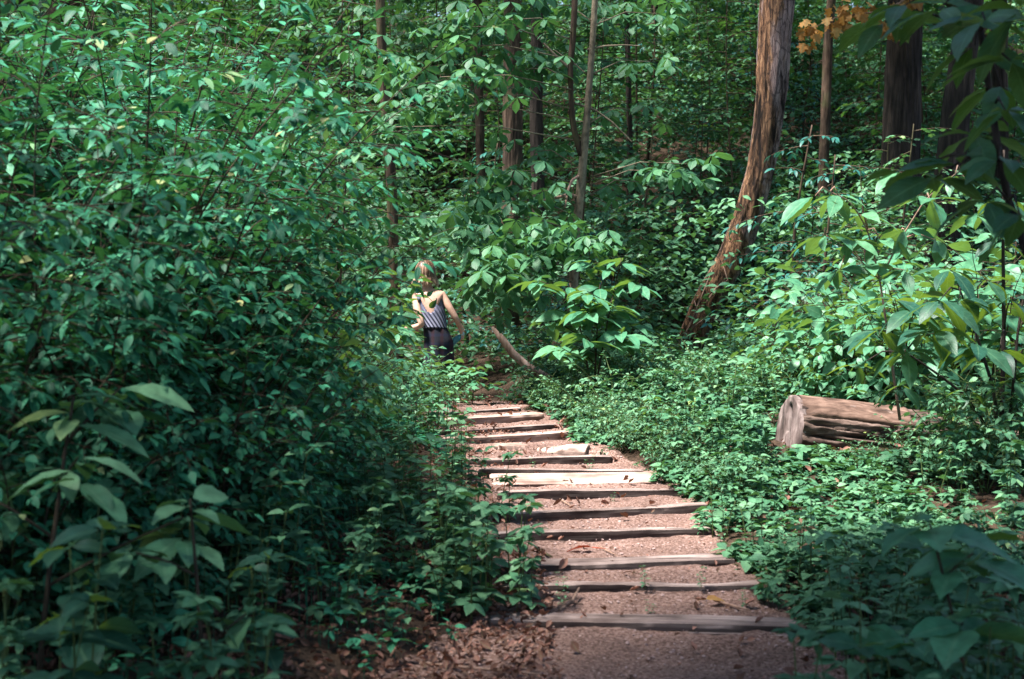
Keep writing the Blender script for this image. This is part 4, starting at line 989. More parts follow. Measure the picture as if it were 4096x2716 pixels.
sk = a.build('skirt', M['plaid'], person); sd = sk.modifiers.new('s', 'SOLIDIFY'); sd.thickness = .004
for s_ in ('L', 'R'):
    an_ = Vector(J['an' + s_][0]) - base; to_ = Vector(J['to' + s_][0]) - base; mid = (an_ + to_) / 2 + Vector((0, 0, -.01)); blob(mid, (.047, .125, .05), 'shoe', M['shoe'], person)
# hair: a bob of many wavy strands over a cap
m, nt, ns, lk = nodes('brown_to_blond_hair')
at5 = N(nt, 'ShaderNodeAttribute', attribute_name='lc'); sp5 = N(nt, 'ShaderNodeSeparateXYZ'); lk.new(at5.outputs['Vector'], sp5.inputs[0])
r1 = ramp(nt, [(.05, (.035, .016, .010)), (.4, (.15, .075, .045)), (.65, (.38, .23, .15)), (1, (.75, .53, .38))]); mi = N(nt, 'ShaderNodeMath', operation='MULTIPLY_ADD'); lk.new(sp5.outputs['X'], mi.inputs[0]); mi.inputs[1].default_value = .6; sc_ = N(nt, 'ShaderNodeMath', operation='MULTIPLY'); sc_.inputs[1].default_value = .5; lk.new(sp5.outputs['Y'], sc_.inputs[0]); lk.new(sc_.outputs[0], mi.inputs[2]); lk.new(mi.outputs[0], r1.inputs[0])
pb = N(nt, 'ShaderNodeBsdfPrincipled', Roughness=.45); lk.new(r1.outputs[0], pb.inputs['Base Color']); out = N(nt, 'ShaderNodeOutputMaterial'); lk.new(pb.outputs[0], out.inputs[0]); M['hair'] = m
a = Acc(); hc = hd + Vector((0, -.005, .01)); r_h = np.random.default_rng(3)
crown_pt = hc + Vector((0, -.01, .115))
for k in range(520):
    az = r_h.random() * 2 * PI; front = math.sin(az) > .35
    L_ = (.26 if not front else .10) * (.8 + .3 * r_h.random()); off = .003 + .02 * r_h.random(); ph = r_h.random() * 6
    pts = []; start = .15 + .5 * r_h.random() * 0.6
    for q in np.linspace(0, 1, 12):
        s_ = start + q * L_ / .1      # arc angle from crown
        phi = min(s_, PI * .55); rx, ry, rz_ = .092 + off, .105 + off, .112 + off
        p = Vector((math.cos(az) * math.sin(phi) * rx, math.sin(az) * math.sin(phi) * ry, math.cos(phi) * rz_))
        if s_ > PI * .55:
            dn = (s_ - PI * .55) * .1; p.z -= dn; wv = .016 * math.sin(dn * 45 + ph) * min(1, dn * 12); p.x += math.cos(az) * (wv + dn * .22) + .02 * dn * math.sin(ph * 3) ; p.y += math.sin(az) * wv
        pts.append(tuple(hc + p))
    w_ = .0085 * (.6 + .6 * r_h.random()); A3 = Acc()
    P_ = np.array(pts); tang = np.array([-math.sin(az), math.cos(az), 0]); wd = np.interp(np.linspace(0, 1, 12), [0, .7, 1], [1, 1, .15])[:, None] * w_
    rn = r_h.random(); outw = np.array([math.cos(az), math.sin(az), 0]) * .003
    VV = np.concatenate([P_ - tang * wd, P_ + outw, P_ + tang * wd]); AA = [(rn, q, 0) for _ in range(3) for q in np.linspace(0, 1, 12)]
    a.add(VV, [(j, j + 1, 12 + j + 1, 12 + j) for j in range(11)] + [(12 + j, 12 + j + 1, 24 + j + 1, 24 + j) for j in range(11)], None, AA)
hair = a.build('hair', M['hair'], person)
blob(hc + Vector((0, -.008, .012)), (.088, .098, .100), 'scalp', M['hair'], hair)
# bottle in the right hand
bp0 = Vector(at(463, 333.5, DP + .13)) ; bp1 = Vector(at(450, 345, DP + .10))
bt = empty('bottle', bp0); axv = np.array((bp1 - bp0)); 
a = Acc(); tl = np.array([0, .02, .05, .18, .28, .34, .42, .9, .97, 1.0]); rr_ = np.array([.012, .018, .018, .018, .026, .034, .036, .036, .032, .02])
a.tube(np.array([axv * k for k in tl]), rr_, 20); a.build('bottle_body', M['plastic_teal'], bt)
a = Acc(); a.tube(np.array([axv * k for k in (-.06, -.02, .06, .14)]), [.018, .024, .024, .023], 16); a.build('cap', M['plastic_white'], bt)
tag(bt, 'teal water bottle with a pale cap held low in the right hand of the person', 'bottle')

# ------------------------------------------------------------------ left thicket
S1 = gen_shrub(21, 2.9, 1.25, 8, 14, .10, .055, tilt=.24, tm=T_leaf(5, .46, .8, .15, .2))
S4 = gen_shrub(24, 2.8, 1.2, 7, 13, .12, .075, tilt=.3, tm=L_TRI)
S2 = gen_shrub(22, 2.6, 1.3, 7, 14, .13, .07, mat='shrub', tilt=.26, tm=L_LANCE)
S3 = gen_shrub(23, 1.6, .9, 7, 9, .085, .055)
g1 = 'shrubs of the leafy thicket left of the path'
lt = 'tall dense shrub with small dark blue green leaves in the thicket left of the path'
def px_place(protos, px, d, s, lab, grp, cat='shrub', dz=0, sz=None):
    for i, (x, dd, ss) in enumerate(zip(px, d, s)):
        w = at(x, 300, dd); place(protos[i % len(protos)], w[0], w[1], ss, label=lab, group=grp, cat=cat, sz=sz, z=Hs(w[0], w[1]) + dz)
# px, distance, scale
LS = [(-60, 5.6, .95), (20, 6.4, 1.0), (-120, 7.2, 1.1), (90, 7.0, 1.1), (160, 7.6, 1.15), (0, 8.6, 1.25), (120, 8.6, 1.2), (60, 9.6, 1.3), (200, 9.4, 1.1), (150, 10.6, 1.2), (175, 8.2, 1.1), (-20, 11, 1.4), (120, 12, 1.3),
      (40, 13, 1.5), (150, 14, 1.35), (215, 7.3, .85), (215, 8.6, .95), (205, 7.9, .9), (-80, 13, 1.5), (-160, 9.6, 1.3), (180, 13, 1.2), (100, 6.3, .85), (205, 12, 1.1)]
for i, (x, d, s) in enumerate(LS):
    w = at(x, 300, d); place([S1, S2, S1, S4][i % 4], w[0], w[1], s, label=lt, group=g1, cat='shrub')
for i, (x, d, s) in enumerate([(90, 5.9, .8), (170, 6.2, .8), (230, 6.6, .8), (270, 7.0, .8), (300, 7.9, .6), (290, 7.3, .6), (20, 5.4, .8), (320, 8.4, .5), (250, 10.6, .9), (340, 8.9, .45)]):
    w = at(x, 300, d); place(S3, w[0], w[1], s, label='low shrub with small leaves at the foot of the thicket left of the path', group='low shrubs at the foot of the left thicket', cat='shrub')

# ------------------------------------------------------------------ sapling kinds
H1 = gen_herb(41, .34, .085); H2 = gen_herb(42, .5, .10, pairs=5, stems=3); H3 = gen_herb(43, .42, .14, L_TRI, pairs=3, stems=3); H4 = gen_herb(44, .6, .17, L_BROAD, pairs=4, stems=2, mat='darkleaf')
W1 = gen_whorl(31, 1.3, .25, L_BIG, 7, 8, stems=3, twigl=.3)
W2 = gen_whorl(32, 1.0, .2, L_LANCE, 4, 8, spread=.6)
W3 = gen_whorl(33, .62, .19, L_BROAD, 3, 7, mat='pawpaw')
W6 = gen_shrub(39, 1.5, .9, 7, 7, .20, .11, tm=L_BROAD, mat='pawpaw', sub=0, bl=.6)
W4 = gen_shrub(34, 1.35, .8, 7, 6, .15, .09, tm=L_BIG, mat='pawpaw', sub=0, bl=.6)
W5 = gen_shrub(35, .8, .55, 6, 5, .075, .05, tm=L_OVN, mat='herb', sub=1, bl=.55, srad=.006, wood='stem_green')
# centre plant with bright long leaves
def pp(proto, px, d, s, label, cat='sapling', group=None, rz=None, sz=None, tiltv=None):
    w = at(px, 300, d); return place(proto, w[0], w[1], s, label=label, cat=cat, group=group, rz=rz, sz=sz, tiltv=tiltv)
pp(W1, 594, 13.0, 1.15, 'bright green sapling with large drooping leaves right of the broken branch', rz=2.0)
for px, d, s in [(300, 9.8, .85), (325, 10.4, .7), (345, 11.0, .62), (305, 9.2, .72), (360, 11.6, .52), (280, 9.0, .8), (300, 11.0, 1.0), (325, 11.8, .9), (285, 10.4, 1.1), (385, 12.4, .5), (280, 11.8, 1.15), (400, 11.3, .42), (275, 9.8, 1.0), (350, 12.6, .75), (350, 10.6, .6), (370, 11.6, .55), (425, 12.0, .36), (330, 10.0, .7)]:
    pp(W4 if int(d * 10) % 3 else W6, px, d, s, 'shrub with long light green leaves bordering the person, left of the steps', 'shrub', 'long leaved shrubs between the thicket and the person')
for px, d, s in [(790, 15.0, .75), (830, 14.0, .95), (870, 13.0, 1.0), (770, 16.5, .6), (910, 12.6, 1.0), (855, 15.5, 1.15), (900, 15, 1.2), (940, 13.5, 1.2), (800, 17.5, 1.1), (985, 12.8, 1.2), (745, 18.6, .5), (890, 17.5, 1.3), (960, 16, 1.4), (1010, 14.5, 1.3), (735, 17.2, .4), (655, 16.8, .5), (635, 16.0, .65), (1050, 13, 1.3), (812, 12.9, .7), (790, 13.8, .55), (850, 12.6, .75), (885, 12.4, .8), (925, 12.5, .8), (640, 15.2, .45), (835, 16.3, 1.2), (870, 14.3, 1.1)]:
    pp(W4 if int(d * 10) % 2 else W6, px, d, s, 'leafy shrub with long light green leaves in the undergrowth right of the leaning tree', 'shrub', 'long leaved shrubs at right')
for px, d, s in [(745, 14.0, .5), (700, 14.6, .42), (662, 14.2, .5), (770, 13.2, .45), (820, 12.4, .55), (730, 15.8, .45), (640, 14.8, .6), (850, 11.8, .5), (715, 13.6, .45), (685, 13.2, .4)]:
    pp(W2, px, d, s, 'small sapling with narrow pointed leaves in whorls in the undergrowth below the leaning tree', 'sapling', 'narrow leaved saplings below the leaning tree')
for i in range(70):
    d = 9.5 + 8.5 * rng.random(); x0 = pr(d) + .35 + rng.random() ** 1.3 * (4.5 + .25 * (d - 9))
    if x0 > 1.4 and x0 < 4.6 and 7.6 < d < 12: continue
    place(W5, x0, d, .45 + .45 * rng.random(), label='low bushy herb with small pointed leaves on the ground right of the steps', group='bushy herbs right of the steps', cat='herb')
for i in range(75):
    d = 8.2 + 7 * rng.random(); x0 = pr(d) + .2 + 2.6 * rng.random() ** 1.2; q_ = x0 / d * FPX + 512
    if 755 < q_ < 940 and d < 12: continue
    place([H2, H3, W2, H3][i % 4], x0, d, (.75 + .5 * rng.random()) * (.45 if i % 4 == 2 else 1), label='taller broad leaved plant standing above the ground cover right of the steps', group='taller plants in the ground cover right of the steps', cat='plant')
for i in range(40):
    d = 9.2 + 4.6 * rng.random(); x0 = pr(d) + .08 + .3 * rng.random()
    place(W5, x0, d, .28 + .3 * rng.random(), label='low bushy herb at the right ends of the steps', group='bushy herbs at the right ends of the steps', cat='herb')
for i in range(16):
    d = 13.6 + 4 * rng.random(); x0 = -.15 + 1.4 * rng.random() + .1 * (d - 13)
    if x0 < pr(d) + .15: continue
    place(W5, x0, d, .6 + .35 * rng.random(), label='low bushy herb around the broken branch behind the steps', group='bushy herbs behind the steps', cat='herb')

for px, d, s, lab in [(455, 14.0, .85, 'small pale broad leaved plant left of the top step, in front of the skirt'), (425, 13.4, .9, 'small broad leaved plant left of the top step'), (472, 14.2, .7, 'lowest broad leaved plant between the top step and the broken branch')]:
    pp(W3, px, d, s, lab, 'plant')
for px, d, s in [(428, 14.3, .6), (445, 14.5, .62), (436, 13.95, .5), (458, 14.8, .55), (420, 14.6, .75), (412, 13.9, .7), (450, 13.9, .36)]:
    pp(W5, px, d, s, 'bushy herb in front of the legs of the person', 'herb', 'bushy herbs in front of the person')
# herbs near the camera
for i in range(120):
    t = rng.random(); d = 5.0 + 4.2 * t; xe = pl(d) + (-.75 if d < 6.6 else -.05); x0 = xe - rng.random() ** 1.4 * 2.3
    px = x0 / d * FPX + 512
    place([H1, H2, H3, H1, H2][i % 5], x0, d, .7 + .6 * rng.random(), label='leafy herb with dark green leaves in the shaded undergrowth at lower left', group='herbs at lower left', cat='herb')
for i in range(26):
    d = 4.3 + 2.2 * rng.random(); x0 = -(512 - 300 * rng.random() * 1.0) / FPX * d - .1
    place([H4, H2, H3][i % 3], x0, d, .7 + .5 * rng.random(), label='leafy herb with broad blurred leaves close by at lower left', group='broad leaved herbs close by at lower left', cat='herb')
for i in range(130):
    d = 5.2 + 5.2 * rng.random() ** 1.1; x0 = pr(d) + .06 + rng.random() ** 1.3 * 2.6
    if 760 < x0 / d * FPX + 512 < 930 and d > 7.4: continue
    place([H1, H2, H3, H1][i % 4], x0, d, .6 + .6 * rng.random(), label='leafy herb in the undergrowth at lower right', group='herbs at lower right', cat='herb')
for px, d, s in [(915, 10.2, .5), (862, 10.3, .3), (890, 10.35, .36), (828, 10.3, .22), (940, 10.4, 1.0), (965, 10.2, 1.1), (990, 10.3, 1.0), (950, 9.6, .6), (1010, 9.9, 1.1), (985, 9.4, .9)]:
    pp(W5, px, d, s, 'bushy herb growing up in front of the fallen log', 'herb', 'bushy herbs in front of the fallen log')
for i in range(24):
    d = 4.2 + 1.8 * rng.random(); x0 = (300 + 260 * rng.random()) / FPX * d + .05
    place([H4, H2, H3][i % 3], x0, d, .65 + .5 * rng.random(), label='leafy herb with broad blurred leaves close by at lower right', group='broad leaved herbs close by at lower right', cat='herb')
for i in range(45):
    d = 8 + 5.5 * rng.random(); x0 = pl(d) - .02 - rng.random() ** 1.3 * .8
    place([H1, H2][i % 2], x0, d, .6 + .5 * rng.random(), label='leafy herb on the left border of the steps', group='herbs on the left border of the steps', cat='herb')
# the herb that leans over the path in front of the third and fourth steps, and others around it
for px, d, s, lab in [(528, 7.3, 1.15, 'bushy herb that hangs over the left ends of the second and third steps'), (500, 7.5, 1.2, 'bushy herb just left of the one that hangs over the step ends'), (512, 7.0, 1.0, 'bushy herb in front of the left end of the second step'),
                      (472, 7.4, 1.1, 'dark bushy herb between the thicket and the second step'), (405, 6.25, .75, 'small herb standing alone in the leaf litter left of the nearest step'), (335, 6.3, .9, 'upright herb at the left edge of the leaf litter'), (503, 9.0, 1.0, 'tall thin stemmed herb at the left end of the fifth step')]:
    w = at(px, 300, d); place(H3 if s != .75 else H1, w[0], w[1], s, label=lab, cat='herb')
for px, py, s in [(640, 585, .35), (565, 603, .28), (705, 585, .3), (648, 470, .35), (560, 585, .25), (590, 468, .3), (690, 510, .3), (612, 500, .2), (530, 470, .3), (724, 540, .3), (650, 610, .2), (740, 605, .3)]:
    w = gp(px, py); place(H1, w[0], w[1], s, z=w[2], label='tiny seedling growing out of the soil of the path', group='seedlings on the path', cat='seedling')
# big-leaved plants close to the camera
w = at(35, 400, 4.9); place(gen_whorl(36, 1.0, .2, L_BIG, 5, 8, mat='herb', twigl=.3), w[0], w[1], 1.25, label='sapling with large smooth blue green leaves at the left border', cat='sapling', rz=.4)
BL = gen_whorl(37, .72, .16, L_BROAD, 3, 4, mat='herb', name='broad_leaf_plant')
w = at(205, 520, 4.7); place(BL, w[0], w[1], 1.12, label='plant with two large pale leaves rising out of the undergrowth at lower left', cat='plant', rz=1.0)
w = at(985, 520, 4.6); place(gen_whorl(38, 1.0, .25, L_BROAD, 4, 5, mat='pawpaw', name='broad_leaf_plant'), w[0], w[1], .95, label='plant with very large wavy leaves at the right border', cat='plant', rz=2.1)
w = at(880, 600, 5.2); place(BL, w[0], w[1], .7, label='broad leaved plant in the dark undergrowth at lower right', cat='plant', rz=2.4)

# ------------------------------------------------------------------ dark stems with large leaves in the right foreground
def stems_tree(name, label, stems, leaves, d, lf, mat='darkleaf', tm=L_BIG, wmat='bark_dark', base=None):
    b0 = np.array(at(*base)) ; b0[2] = Hs(b0[0], b0[1]); root = empty(name, b0); tag(root, label, 'young tree')
    for pts, w in stems:
        a = Acc(); Wp = np.array([at(x, y, q) for x, y, q in pts]) - b0; L = np.concatenate([[0], np.cumsum(np.linalg.norm(np.diff(Wp, axis=0), axis=1))]); u = np.linspace(0, L[-1], 24)
        Q = np.stack([np.interp(u, L, Wp[:, k]) for k in range(3)], 1); Q[1:-1] = (Q[:-2] + 2 * Q[1:-1] + Q[2:]) / 4
        a.tube(Q, np.linspace(w[0], w[1], 24), 8); a.build('stem', M[wmat], root)
    a = Acc(); pos = []; dr = []; sz = []; r = np.random.default_rng(len(name) + int(d * 10)); 
    for (x, y, q, n, sp, lf_) in leaves:
        c = at(x, y, q) - b0; a0 = r.random() * 6
        for k in range(n):
            an = a0 + k * 6.28 / n + .3 * r.normal(); v = unit(np.array([math.cos(an), math.sin(an), -.15 + .25 * r.normal()])); pos.append(c + v * sp * .2); dr.append(v); sz.append(lf_ * (.75 + .4 * r.random()))
        # twig back to the nearest stem
        best = None
        for pts, w in stems:
            for (sx, sy, sq) in pts:
                dd_ = (sx - x) ** 2 + (sy - y) ** 2
                if best is None or dd_ < best[0]: best = (dd_, (sx, sy, sq))
        s_ = at(*best[1]) - b0; tw = Acc(); tw.tube([s_, (s_ + c) / 2 + np.array([0, 0, .05]), c], [.008, .006, .003], 5); tw.build('twig', M[wmat], root)
    a.leaves(tm, pos, dr, sz, tilt=.3, r=r); a.build('foliage', M[mat], root)
    return root
stems_tree('young_tree', 'slanting black stem with large dark leaves in the top right corner',
    [([(1100, 420, 5.6), (1060, 330, 5.7), (1024, 247, 5.8), (1008, 200, 5.9), (1000, 160, 5.9), (992, 110, 6), (986, 64, 6), (980, 30, 6), (976, -10, 6), (970, -90, 6)], (.022, .012))],
    [(885, 22, 6.2, 5, .1, .26), (905, 5, 6.0, 6, .1, .27), (940, 10, 5.8, 5, .1, .24), (975, 45, 5.8, 5, .1, .22), (1000, 85, 6.0, 5, .1, .24), (975, 135, 6, 5, .1, .24), (985, 20, 5.6, 6, .1, .26), (1010, 60, 5.4, 5, .1, .26), (1005, 110, 5.6, 5, .1, .24),
     (905, 172, 6.2, 4, .1, .2), (935, 178, 6.0, 5, .1, .24), (960, 165, 5.9, 5, .1, .24), (1000, 160, 5.5, 5, .1, .25), (985, 200, 5.8, 5, .1, .24), (1020, 215, 5.5, 5, .1, .24), (1020, 10, 5.4, 6, .1, .26)], 6, .25, base=(1120, 460, 5.6))
stems_tree('young_tree', 'young tree with dark stems fanning out beside the fallen log, with large leaves',
    [([(999, 461, 10.3), (997, 430, 10.3), (994, 390, 10.2), (975, 330, 10.1), (960, 290, 10)], (.018, .007)), ([(999, 461, 10.3), (985, 425, 10.2), (965, 395, 10.1), (935, 372, 10), (905, 352, 9.9)], (.016, .006)),
     ([(1001, 461, 10.3), (1002, 400, 10.3), (1004, 330, 10.3), (1003, 240, 10.3), (1004, 150, 10.3)], (.02, .009)), ([(998, 461, 10.3), (992, 440, 10.3), (980, 415, 10.2), (960, 396, 10.1)], (.012, .005)), ([(1003, 461, 10.3), (1012, 400, 10.2), (1018, 330, 10.2), (1030, 260, 10.2)], (.016, .007))],
    [(905, 352, 9.6, 7, .1, .27), (880, 330, 9.6, 6, .1, .26), (935, 330, 9.4, 8, .1, .30), (915, 310, 9.5, 7, .1, .28), (960, 300, 9.7, 7, .1, .27), (975, 345, 9.6, 7, .1, .27), (950, 270, 9.8, 6, .1, .25), (985, 280, 10, 6, .1, .25), (1010, 300, 10, 6, .1, .26), (1000, 350, 9.8, 6, .1, .26),
     (900, 385, 9.9, 4, .1, .2), (860, 365, 9.9, 5, .1, .2), (1015, 380, 9.9, 6, .1, .24), (1000, 240, 10.2, 6, .1, .25), (1004, 200, 10.3, 6, .1, .25), (970, 390, 10, 4, .1, .2), (1020, 420, 10, 5, .1, .22), (940, 300, 9.2, 6, .1, .3), (895, 300, 9.6, 5, .1, .26)], 10, .26, mat='darkleaf', base=(999, 461, 10.3))
stems_tree('young_tree', 'young tree with sunlit pale and yellow green leaves left of the dark stems',
    [([(900, 420, 10.6), (890, 350, 10.6), (880, 280, 10.6), (868, 230, 10.5), (850, 200, 10.4), (830, 192, 10.3)], (.012, .004)), ([(880, 280, 10.6), (900, 240, 10.6), (925, 200, 10.5), (960, 170, 10.4)], (.008, .004)), ([(880, 280, 10.6), (850, 250, 10.5), (825, 235, 10.4)], (.007, .003))],
    [(815, 196, 10.2, 3, .1, .3), (838, 195, 10.3, 5, .1, .26), (860, 215, 10.5, 5, .1, .24), (825, 235, 10.3, 6, .1, .24), (850, 240, 10.3, 6, .1, .23), (880, 240, 10.4, 6, .1, .23), (905, 230, 10.5, 6, .1, .24), (930, 200, 10.3, 6, .1, .26), (955, 175, 10.3, 6, .1, .25), (900, 172, 10.2, 5, .1, .24), (870, 265, 10.4, 6, .1, .23),
     (840, 270, 10.4, 6, .1, .22), (905, 270, 10.3, 6, .1, .24), (935, 240, 10.3, 6, .1, .24), (975, 215, 10.4, 6, .1, .25)], 10.5, .24, mat='pawpaw', wmat='twig', base=(900, 430, 10.6))

# ------------------------------------------------------------------ woods behind
U1 = gen_tier(51, 4.6, 1.7, 26, .12, .10, rad=.02, tm=L_MAPLE, mat='maple', tilt=.22)
U2 = gen_tier(52, 5.2, 1.6, 26, .14, .11, rad=.02, tm=L_OV, mat='buckeye', tilt=.3)
U3 = gen_tier(53, 2.6, 1.3, 16, .13, .10, tm=L_LANCE, mat='teal', tilt=.3, name='understory_shrub')
U4 = gen_tier(54, 3.2, 1.4, 20, .10, .09, tm=L_MAPLE, mat='herb', tilt=.2)
U5 = gen_tier(55, 4.8, 1.5, 22, .18, .17, rad=.02, tm=L_PALM, mat='buckeye', tilt=.3, sub=1)
gu = 'understory trees on the wooded slope'
cnt = 0
def blocked(x, y):
    px = x / y * FPX + 512
    if y < 21.5 and (590 < px < 800 or 395 < px < 560): return True       # keep the view of the leaning tree open
    if y < 24.5 and (490 < px < 560 or 860 < px < 990) and y > 19 and rng.random() < .7: return True
    return False
pts_ = []
tries = 0
while len(pts_) < 290 and tries < 20000:
    tries += 1
    y = 17.5 + 34 * rng.random() ** 1.15; x = (rng.random() * 2 - 1) * (.42 * y + 1)
    if blocked(x, y): continue
    if any((x - a_) ** 2 + (y - b_) ** 2 < (.55 + .018 * y) ** 2 for a_, b_ in pts_): continue
    pts_.append((x, y))
    px = x / y * FPX + 512
    if y < 26: kd = [U1, U2, U3, U4, U3, U5][len(pts_) % 6]
    else: kd = [U1, U2, U5, U4, U2, U1, U3][len(pts_) % 7]
    if y < 24 and px > 560: kd = [U3, U4, U4, U3][len(pts_) % 4]
    if y < 20 and px < 400: kd = U5
    labs = {U1.name: 'understory maple with tiers of small lobed leaves on the wooded slope', U2.name: 'understory tree with tiers of drooping oval leaves on the wooded slope', U3.name: 'shrub with narrow blue green leaves on the dark forest floor behind', U4.name: 'low light green maple with flat leafy tiers in the undergrowth behind', U5.name: 'understory tree with fans of five leaflets on the wooded slope'}
    key = kd.name.split('.')[0]
    place(kd, x, y, (.75 + .5 * rng.random()) * (1 if y < 24 else 1.15), label=labs[kd.name], group=gu + ', ' + labs[kd.name].split(' with ')[1].split(' on ')[0].split(' in ')[0], cat='tree' if kd is not U3 else 'shrub')
# far foliage mass closing the view up the slope
def far_mass(n, y0, y1, hmin, hmax, lf, tm, mat, name, label, seed, xr=.45):
    r = np.random.default_rng(seed); nc = n // 40; y = y0 + (y1 - y0) * r.random(nc); x = (r.random(nc) * 2 - 1) * (xr * y + 2); h = hmin + (hmax - hmin) * r.random(nc) ** 1.3
    k = np.repeat(np.arange(nc), 40); p = np.stack([x[k], y[k], H(x[k], y[k]) + h[k]], 1) + r.normal(0, 1, (len(k), 3)) * np.array([.45, .45, .12])
    an = r.random(len(k)) * 6.28; d = np.stack([np.cos(an), np.sin(an), -.25 + .2 * r.normal(0, 1, len(k))], 1)
    a = Acc(); rn = np.clip(.7 * r.random(nc)[k] + .3 * r.random(len(k)), 0, 1); a.leaves(tm, p, d, lf * (.7 + .6 * r.random(len(k))), tilt=.35, rnd=rn, r=r)
    tag(a.build(name, M[mat]), label, 'foliage', kind='stuff')
far_mass(120000, 33, 78, .2, 10, .24, L_SM, 'maple', 'distant_foliage', 'far mass of green foliage closing the view up the slope', 61)
far_mass(150000, 19, 46, .05, 2.4, .13, L_SM, 'herb', 'slope_undergrowth', 'ground cover and seedlings over the forest slope behind', 62)

# ------------------------------------------------------------------ ground cover
def cover(n, xf, yf, hmax, lf, tm, mat, seed, name, label, mask=None):
    r = np.random.default_rng(seed); x = xf(r, n); y = yf(r, n)
    dens = fbm(x * 1.3, y * 1.3, 5, 3); ok = (dens * 1.3 + r.random(n) * .7 > .15)
    e = np.minimum(x - pl(y), pr(y) - x) + .16 * fbm(x * 2.5, y * 2.5, 8, 2); ok &= e < .0
    if mask is not None: ok &= mask(x, y)
    x = x[ok]; y = y[ok]; n = len(x); hh = hmax * (.15 + .85 * r.random(n)) * np.clip(.6 + .5 * fbm(x * 1.1, y * 1.1, 2, 2), .15, 1.3) * (.35 + .65 * sstep(0, .6, np.maximum(x - pr(y), pl(y) - x)))
    pxx = x / y * FPX + 512; hh = hh * np.where((pxx > 765) & (pxx < 950) & (y > 8.3) & (y < 12), .35, 1)
    k = np.repeat(np.arange(n), 4); an = r.random(len(k)) * 6.28; d = np.stack([np.cos(an), np.sin(an), .1 + .25 * r.normal(0, 1, len(k))], 1)
    z = H(x, y); p = np.stack([x[k], y[k], z[k] + hh[k]], 1) + d * .012
    p[:, 2] -= .02 * r.random(len(k))
    a = Acc(); a.leaves(tm, p, d, lf * (.45 + 1.1 * r.random(n)[k] ** 2) * (.8 + .4 * r.random(len(k))), tilt=.3, r=r)
    # stalks, thin strips
    q = np.stack([x, y, z - .01], 1); t2 = np.stack([x, y, z + hh], 1); wv = np.array([.0016, .001, 0]); 
    V = np.stack([q - wv, q + wv, t2 + wv * .6, t2 - wv * .6], 1).reshape(-1, 3); i4 = np.arange(n)[:, None] * 4
    a.add(V, np.concatenate([i4, i4 + 1, i4 + 2, i4 + 3], 1), None, np.tile([[.3, .5, .5]], (len(V), 1)))
    tag(a.build(name, M[mat]), label, 'ground cover', kind='stuff')
U = lambda a0, b0: (lambda r, n: a0 + (b0 - a0) * r.random(n))
nolog = lambda x, y: ~((x > 1.95) & (x < 4.8) & (y > 10.2) & (y < 12.4) & (np.abs(y - (10.9 + .3 * (x - 2.1))) < .42))
cover(16000, lambda r, n: .2 + 6 * r.random(n), U(5.2, 17), .36, .07, L_OV, 'herb', 71, 'ground_cover', 'leafy ground cover spreading over the floor right of the steps', nolog)
cover(9000, lambda r, n: .2 + 6 * r.random(n), U(5.2, 17), .48, .09, L_TRI, 'herb', 72, 'ground_cover', 'three leaved ground cover right of the steps', nolog)
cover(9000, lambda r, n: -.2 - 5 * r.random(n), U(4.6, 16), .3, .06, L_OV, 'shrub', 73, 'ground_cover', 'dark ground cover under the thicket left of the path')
cover(7000, lambda r, n: -6 + 14 * r.random(n), U(14, 22), .4, .075, L_OV, 'herb', 74, 'ground_cover', 'ground cover behind the steps and around the leaning tree')

# leafy twig in front of the back of the person
P = Plant(81); bx0 = at(395, 262, 13.6)
tp = [at(x, y, 13.6) for x, y in [(398, 330), (404, 300), (411, 282), (420, 290), (429, 298), (434, 303)]]
b0 = tp[0].copy(); b0[2] = Hs(b0[0], b0[1]); tp = [b0] + tp
root = empty('sapling', b0); a = Acc(); a.tube(np.array(tp) - b0, [.008, .007, .006, .005, .004, .003, .002], 5); a.build('stem', M['stem'], root)
a = Acc(); lp = [((427, 296), (433, 291), .085), ((429.5, 308), (437, 300), .11), ((414, 275), (407, 271), .08), ((410, 285), (402, 281), .08)]
a.leaves(L_OVN, np.array([at(*p_, 13.6) for p_, q_, s_ in lp]) - b0, np.array([at(*q_, 13.55) - at(*p_, 13.6) for p_, q_, s_ in lp]), np.array([s_ for _, _, s_ in lp]), up=np.array([.3, -1.0, .5]), tilt=.15)
a.build('foliage', M['darkleaf'], root); tag(root, 'thin sapling whose dark oval leaves overlap the back of the person', 'sapling')

# ------------------------------------------------------------------ unseen trees added around the clearing, their crowns block sun and sky
SUN_EL = math.radians(67); SUN_AZ = math.radians(252)     # azimuth measured clockwise from +y; high sun to the left
sdir = np.array([math.sin(SUN_AZ) * math.cos(SUN_EL), math.cos(SUN_AZ) * math.cos(SUN_EL), math.sin(SUN_EL)])
def shade_tree_over(x, y, zc, s, kind, base=None, label='unseen tree added for its shade beside the clearing, its crown above the picture'):
    """an unseen tree added so its crown (height zc) throws its shade on ground point x,y"""
    k = zc / sdir[2]; c = np.array([x, y, 0]) + sdir * k
    b_ = np.array(base if base is not None else (c[0], c[1])); g = Hs(b_[0], b_[1])
    Wt = [np.array([b_[0], b_[1], g - .1]), np.array([b_[0] * .5 + c[0] * .5, b_[1] * .5 + c[1] * .5, zc * .55]), np.array([c[0], c[1], zc])]
    return big_tree('tree', Wt, [.22, .16, .1], M['bark_brown'], label, group='unseen trees added for shade around the clearing', crown_s=s, kind=kind, sides=14)
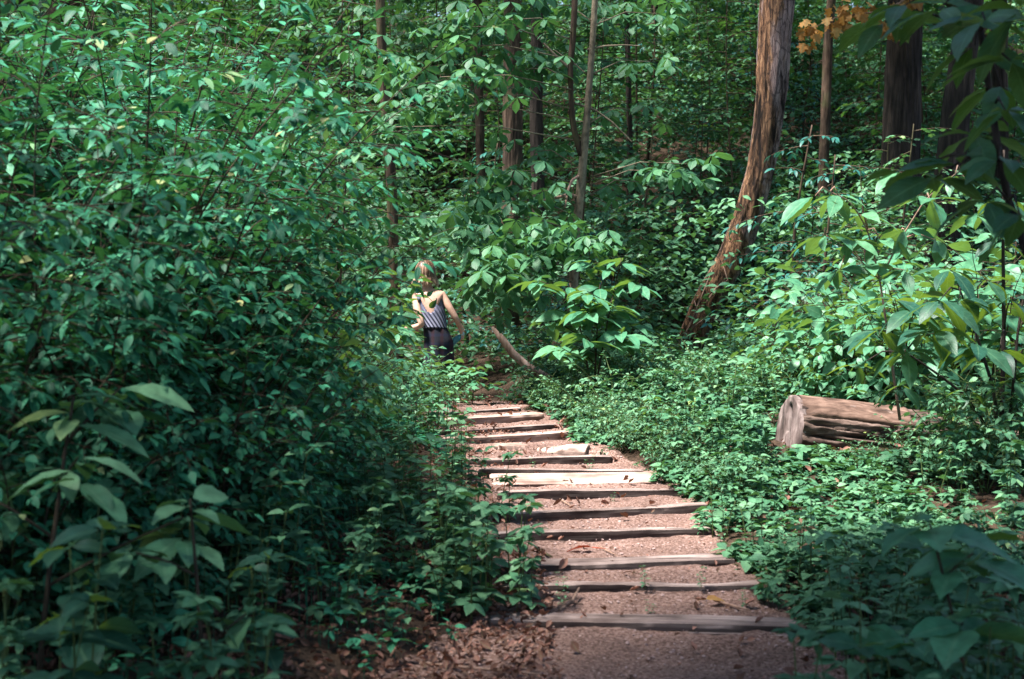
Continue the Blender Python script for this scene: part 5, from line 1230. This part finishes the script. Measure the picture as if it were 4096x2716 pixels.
SHADE_TREES = [(-4.6, 10, 10, .75), (-6, 20, 12, 1.0), (0, 33, 15, 1.0), (9.2, 23.5, 13, .9), (-1.2, 2.0, 10, .6), (.9, 4.2, 10, 1.0), (4.6, 4.8, 10, 1.1), (6.6, 7.9, 10, 1.05), (-7, 13.5, 11, .9), (4, 27, 14, .9), (-4, 28, 14, .8), (11, 26, 14, .9), (-.5, -1, 11, 1.2), (4, -2, 11, 1.2), (-5, -1, 11, 1.2), (9, 2, 11, 1.2),
       (12, 18, 12, 1.1), (-9, 18, 12, 1.3), (9, 31, 14, 1.1), (-8, 27, 14, 1.2), (1.8, 17.6, 11, .6)]
def CB(x, y, zc):
    # the foot of the tree: under its crown, moved sideways out of the open view
    c = np.array([x, y, 0]) + sdir * (zc / sdir[2])
    lim = .42 * max(c[1], 0) + 1.6
    if c[1] > 0 and abs(c[0]) < lim: c[0] = lim * (1 if c[0] > 0 else -1)
    return (c[0], c[1])
USE_SHADE_TREES = True
if USE_SHADE_TREES:
    for i, (x, y, zc, s) in enumerate(SHADE_TREES):
        shade_tree_over(x, y, zc, s, i % 3, base=CB(x, y, zc))

# ------------------------------------------------------------------ light
w = bpy.data.worlds.new('World'); bpy.context.scene.world = w; w.use_nodes = True
nt = w.node_tree; bg = nt.nodes['Background']; sky = nt.nodes.new('ShaderNodeTexSky'); sky.sky_type = 'NISHITA'; sky.sun_disc = False
sky.sun_elevation = SUN_EL; sky.sun_rotation = SUN_AZ
nt.links.new(sky.outputs[0], bg.inputs[0]); bg.inputs[1].default_value = .05
sl = bpy.data.lights.new('sun', 'SUN'); sl.energy = 3.0; sl.angle = math.radians(9); sl.color = (1, .95, .89)
so = bpy.data.objects.new('sun', sl); C.objects.link(so); so.rotation_euler = Vector(-sdir).to_track_quat('-Z', 'Y').to_euler()
so.location = (0, 0, 30)
sc = bpy.context.scene; sc.view_settings.view_transform = 'Standard'; sc.view_settings.look = 'None'; sc.view_settings.exposure = 2.55
sc.render.resolution_x = 1024; sc.render.resolution_y = 679

sc.cycles.max_bounces = 5; sc.cycles.diffuse_bounces = 1; sc.cycles.glossy_bounces = 1; sc.cycles.transmission_bounces = 3; sc.cycles.transparent_max_bounces = 4
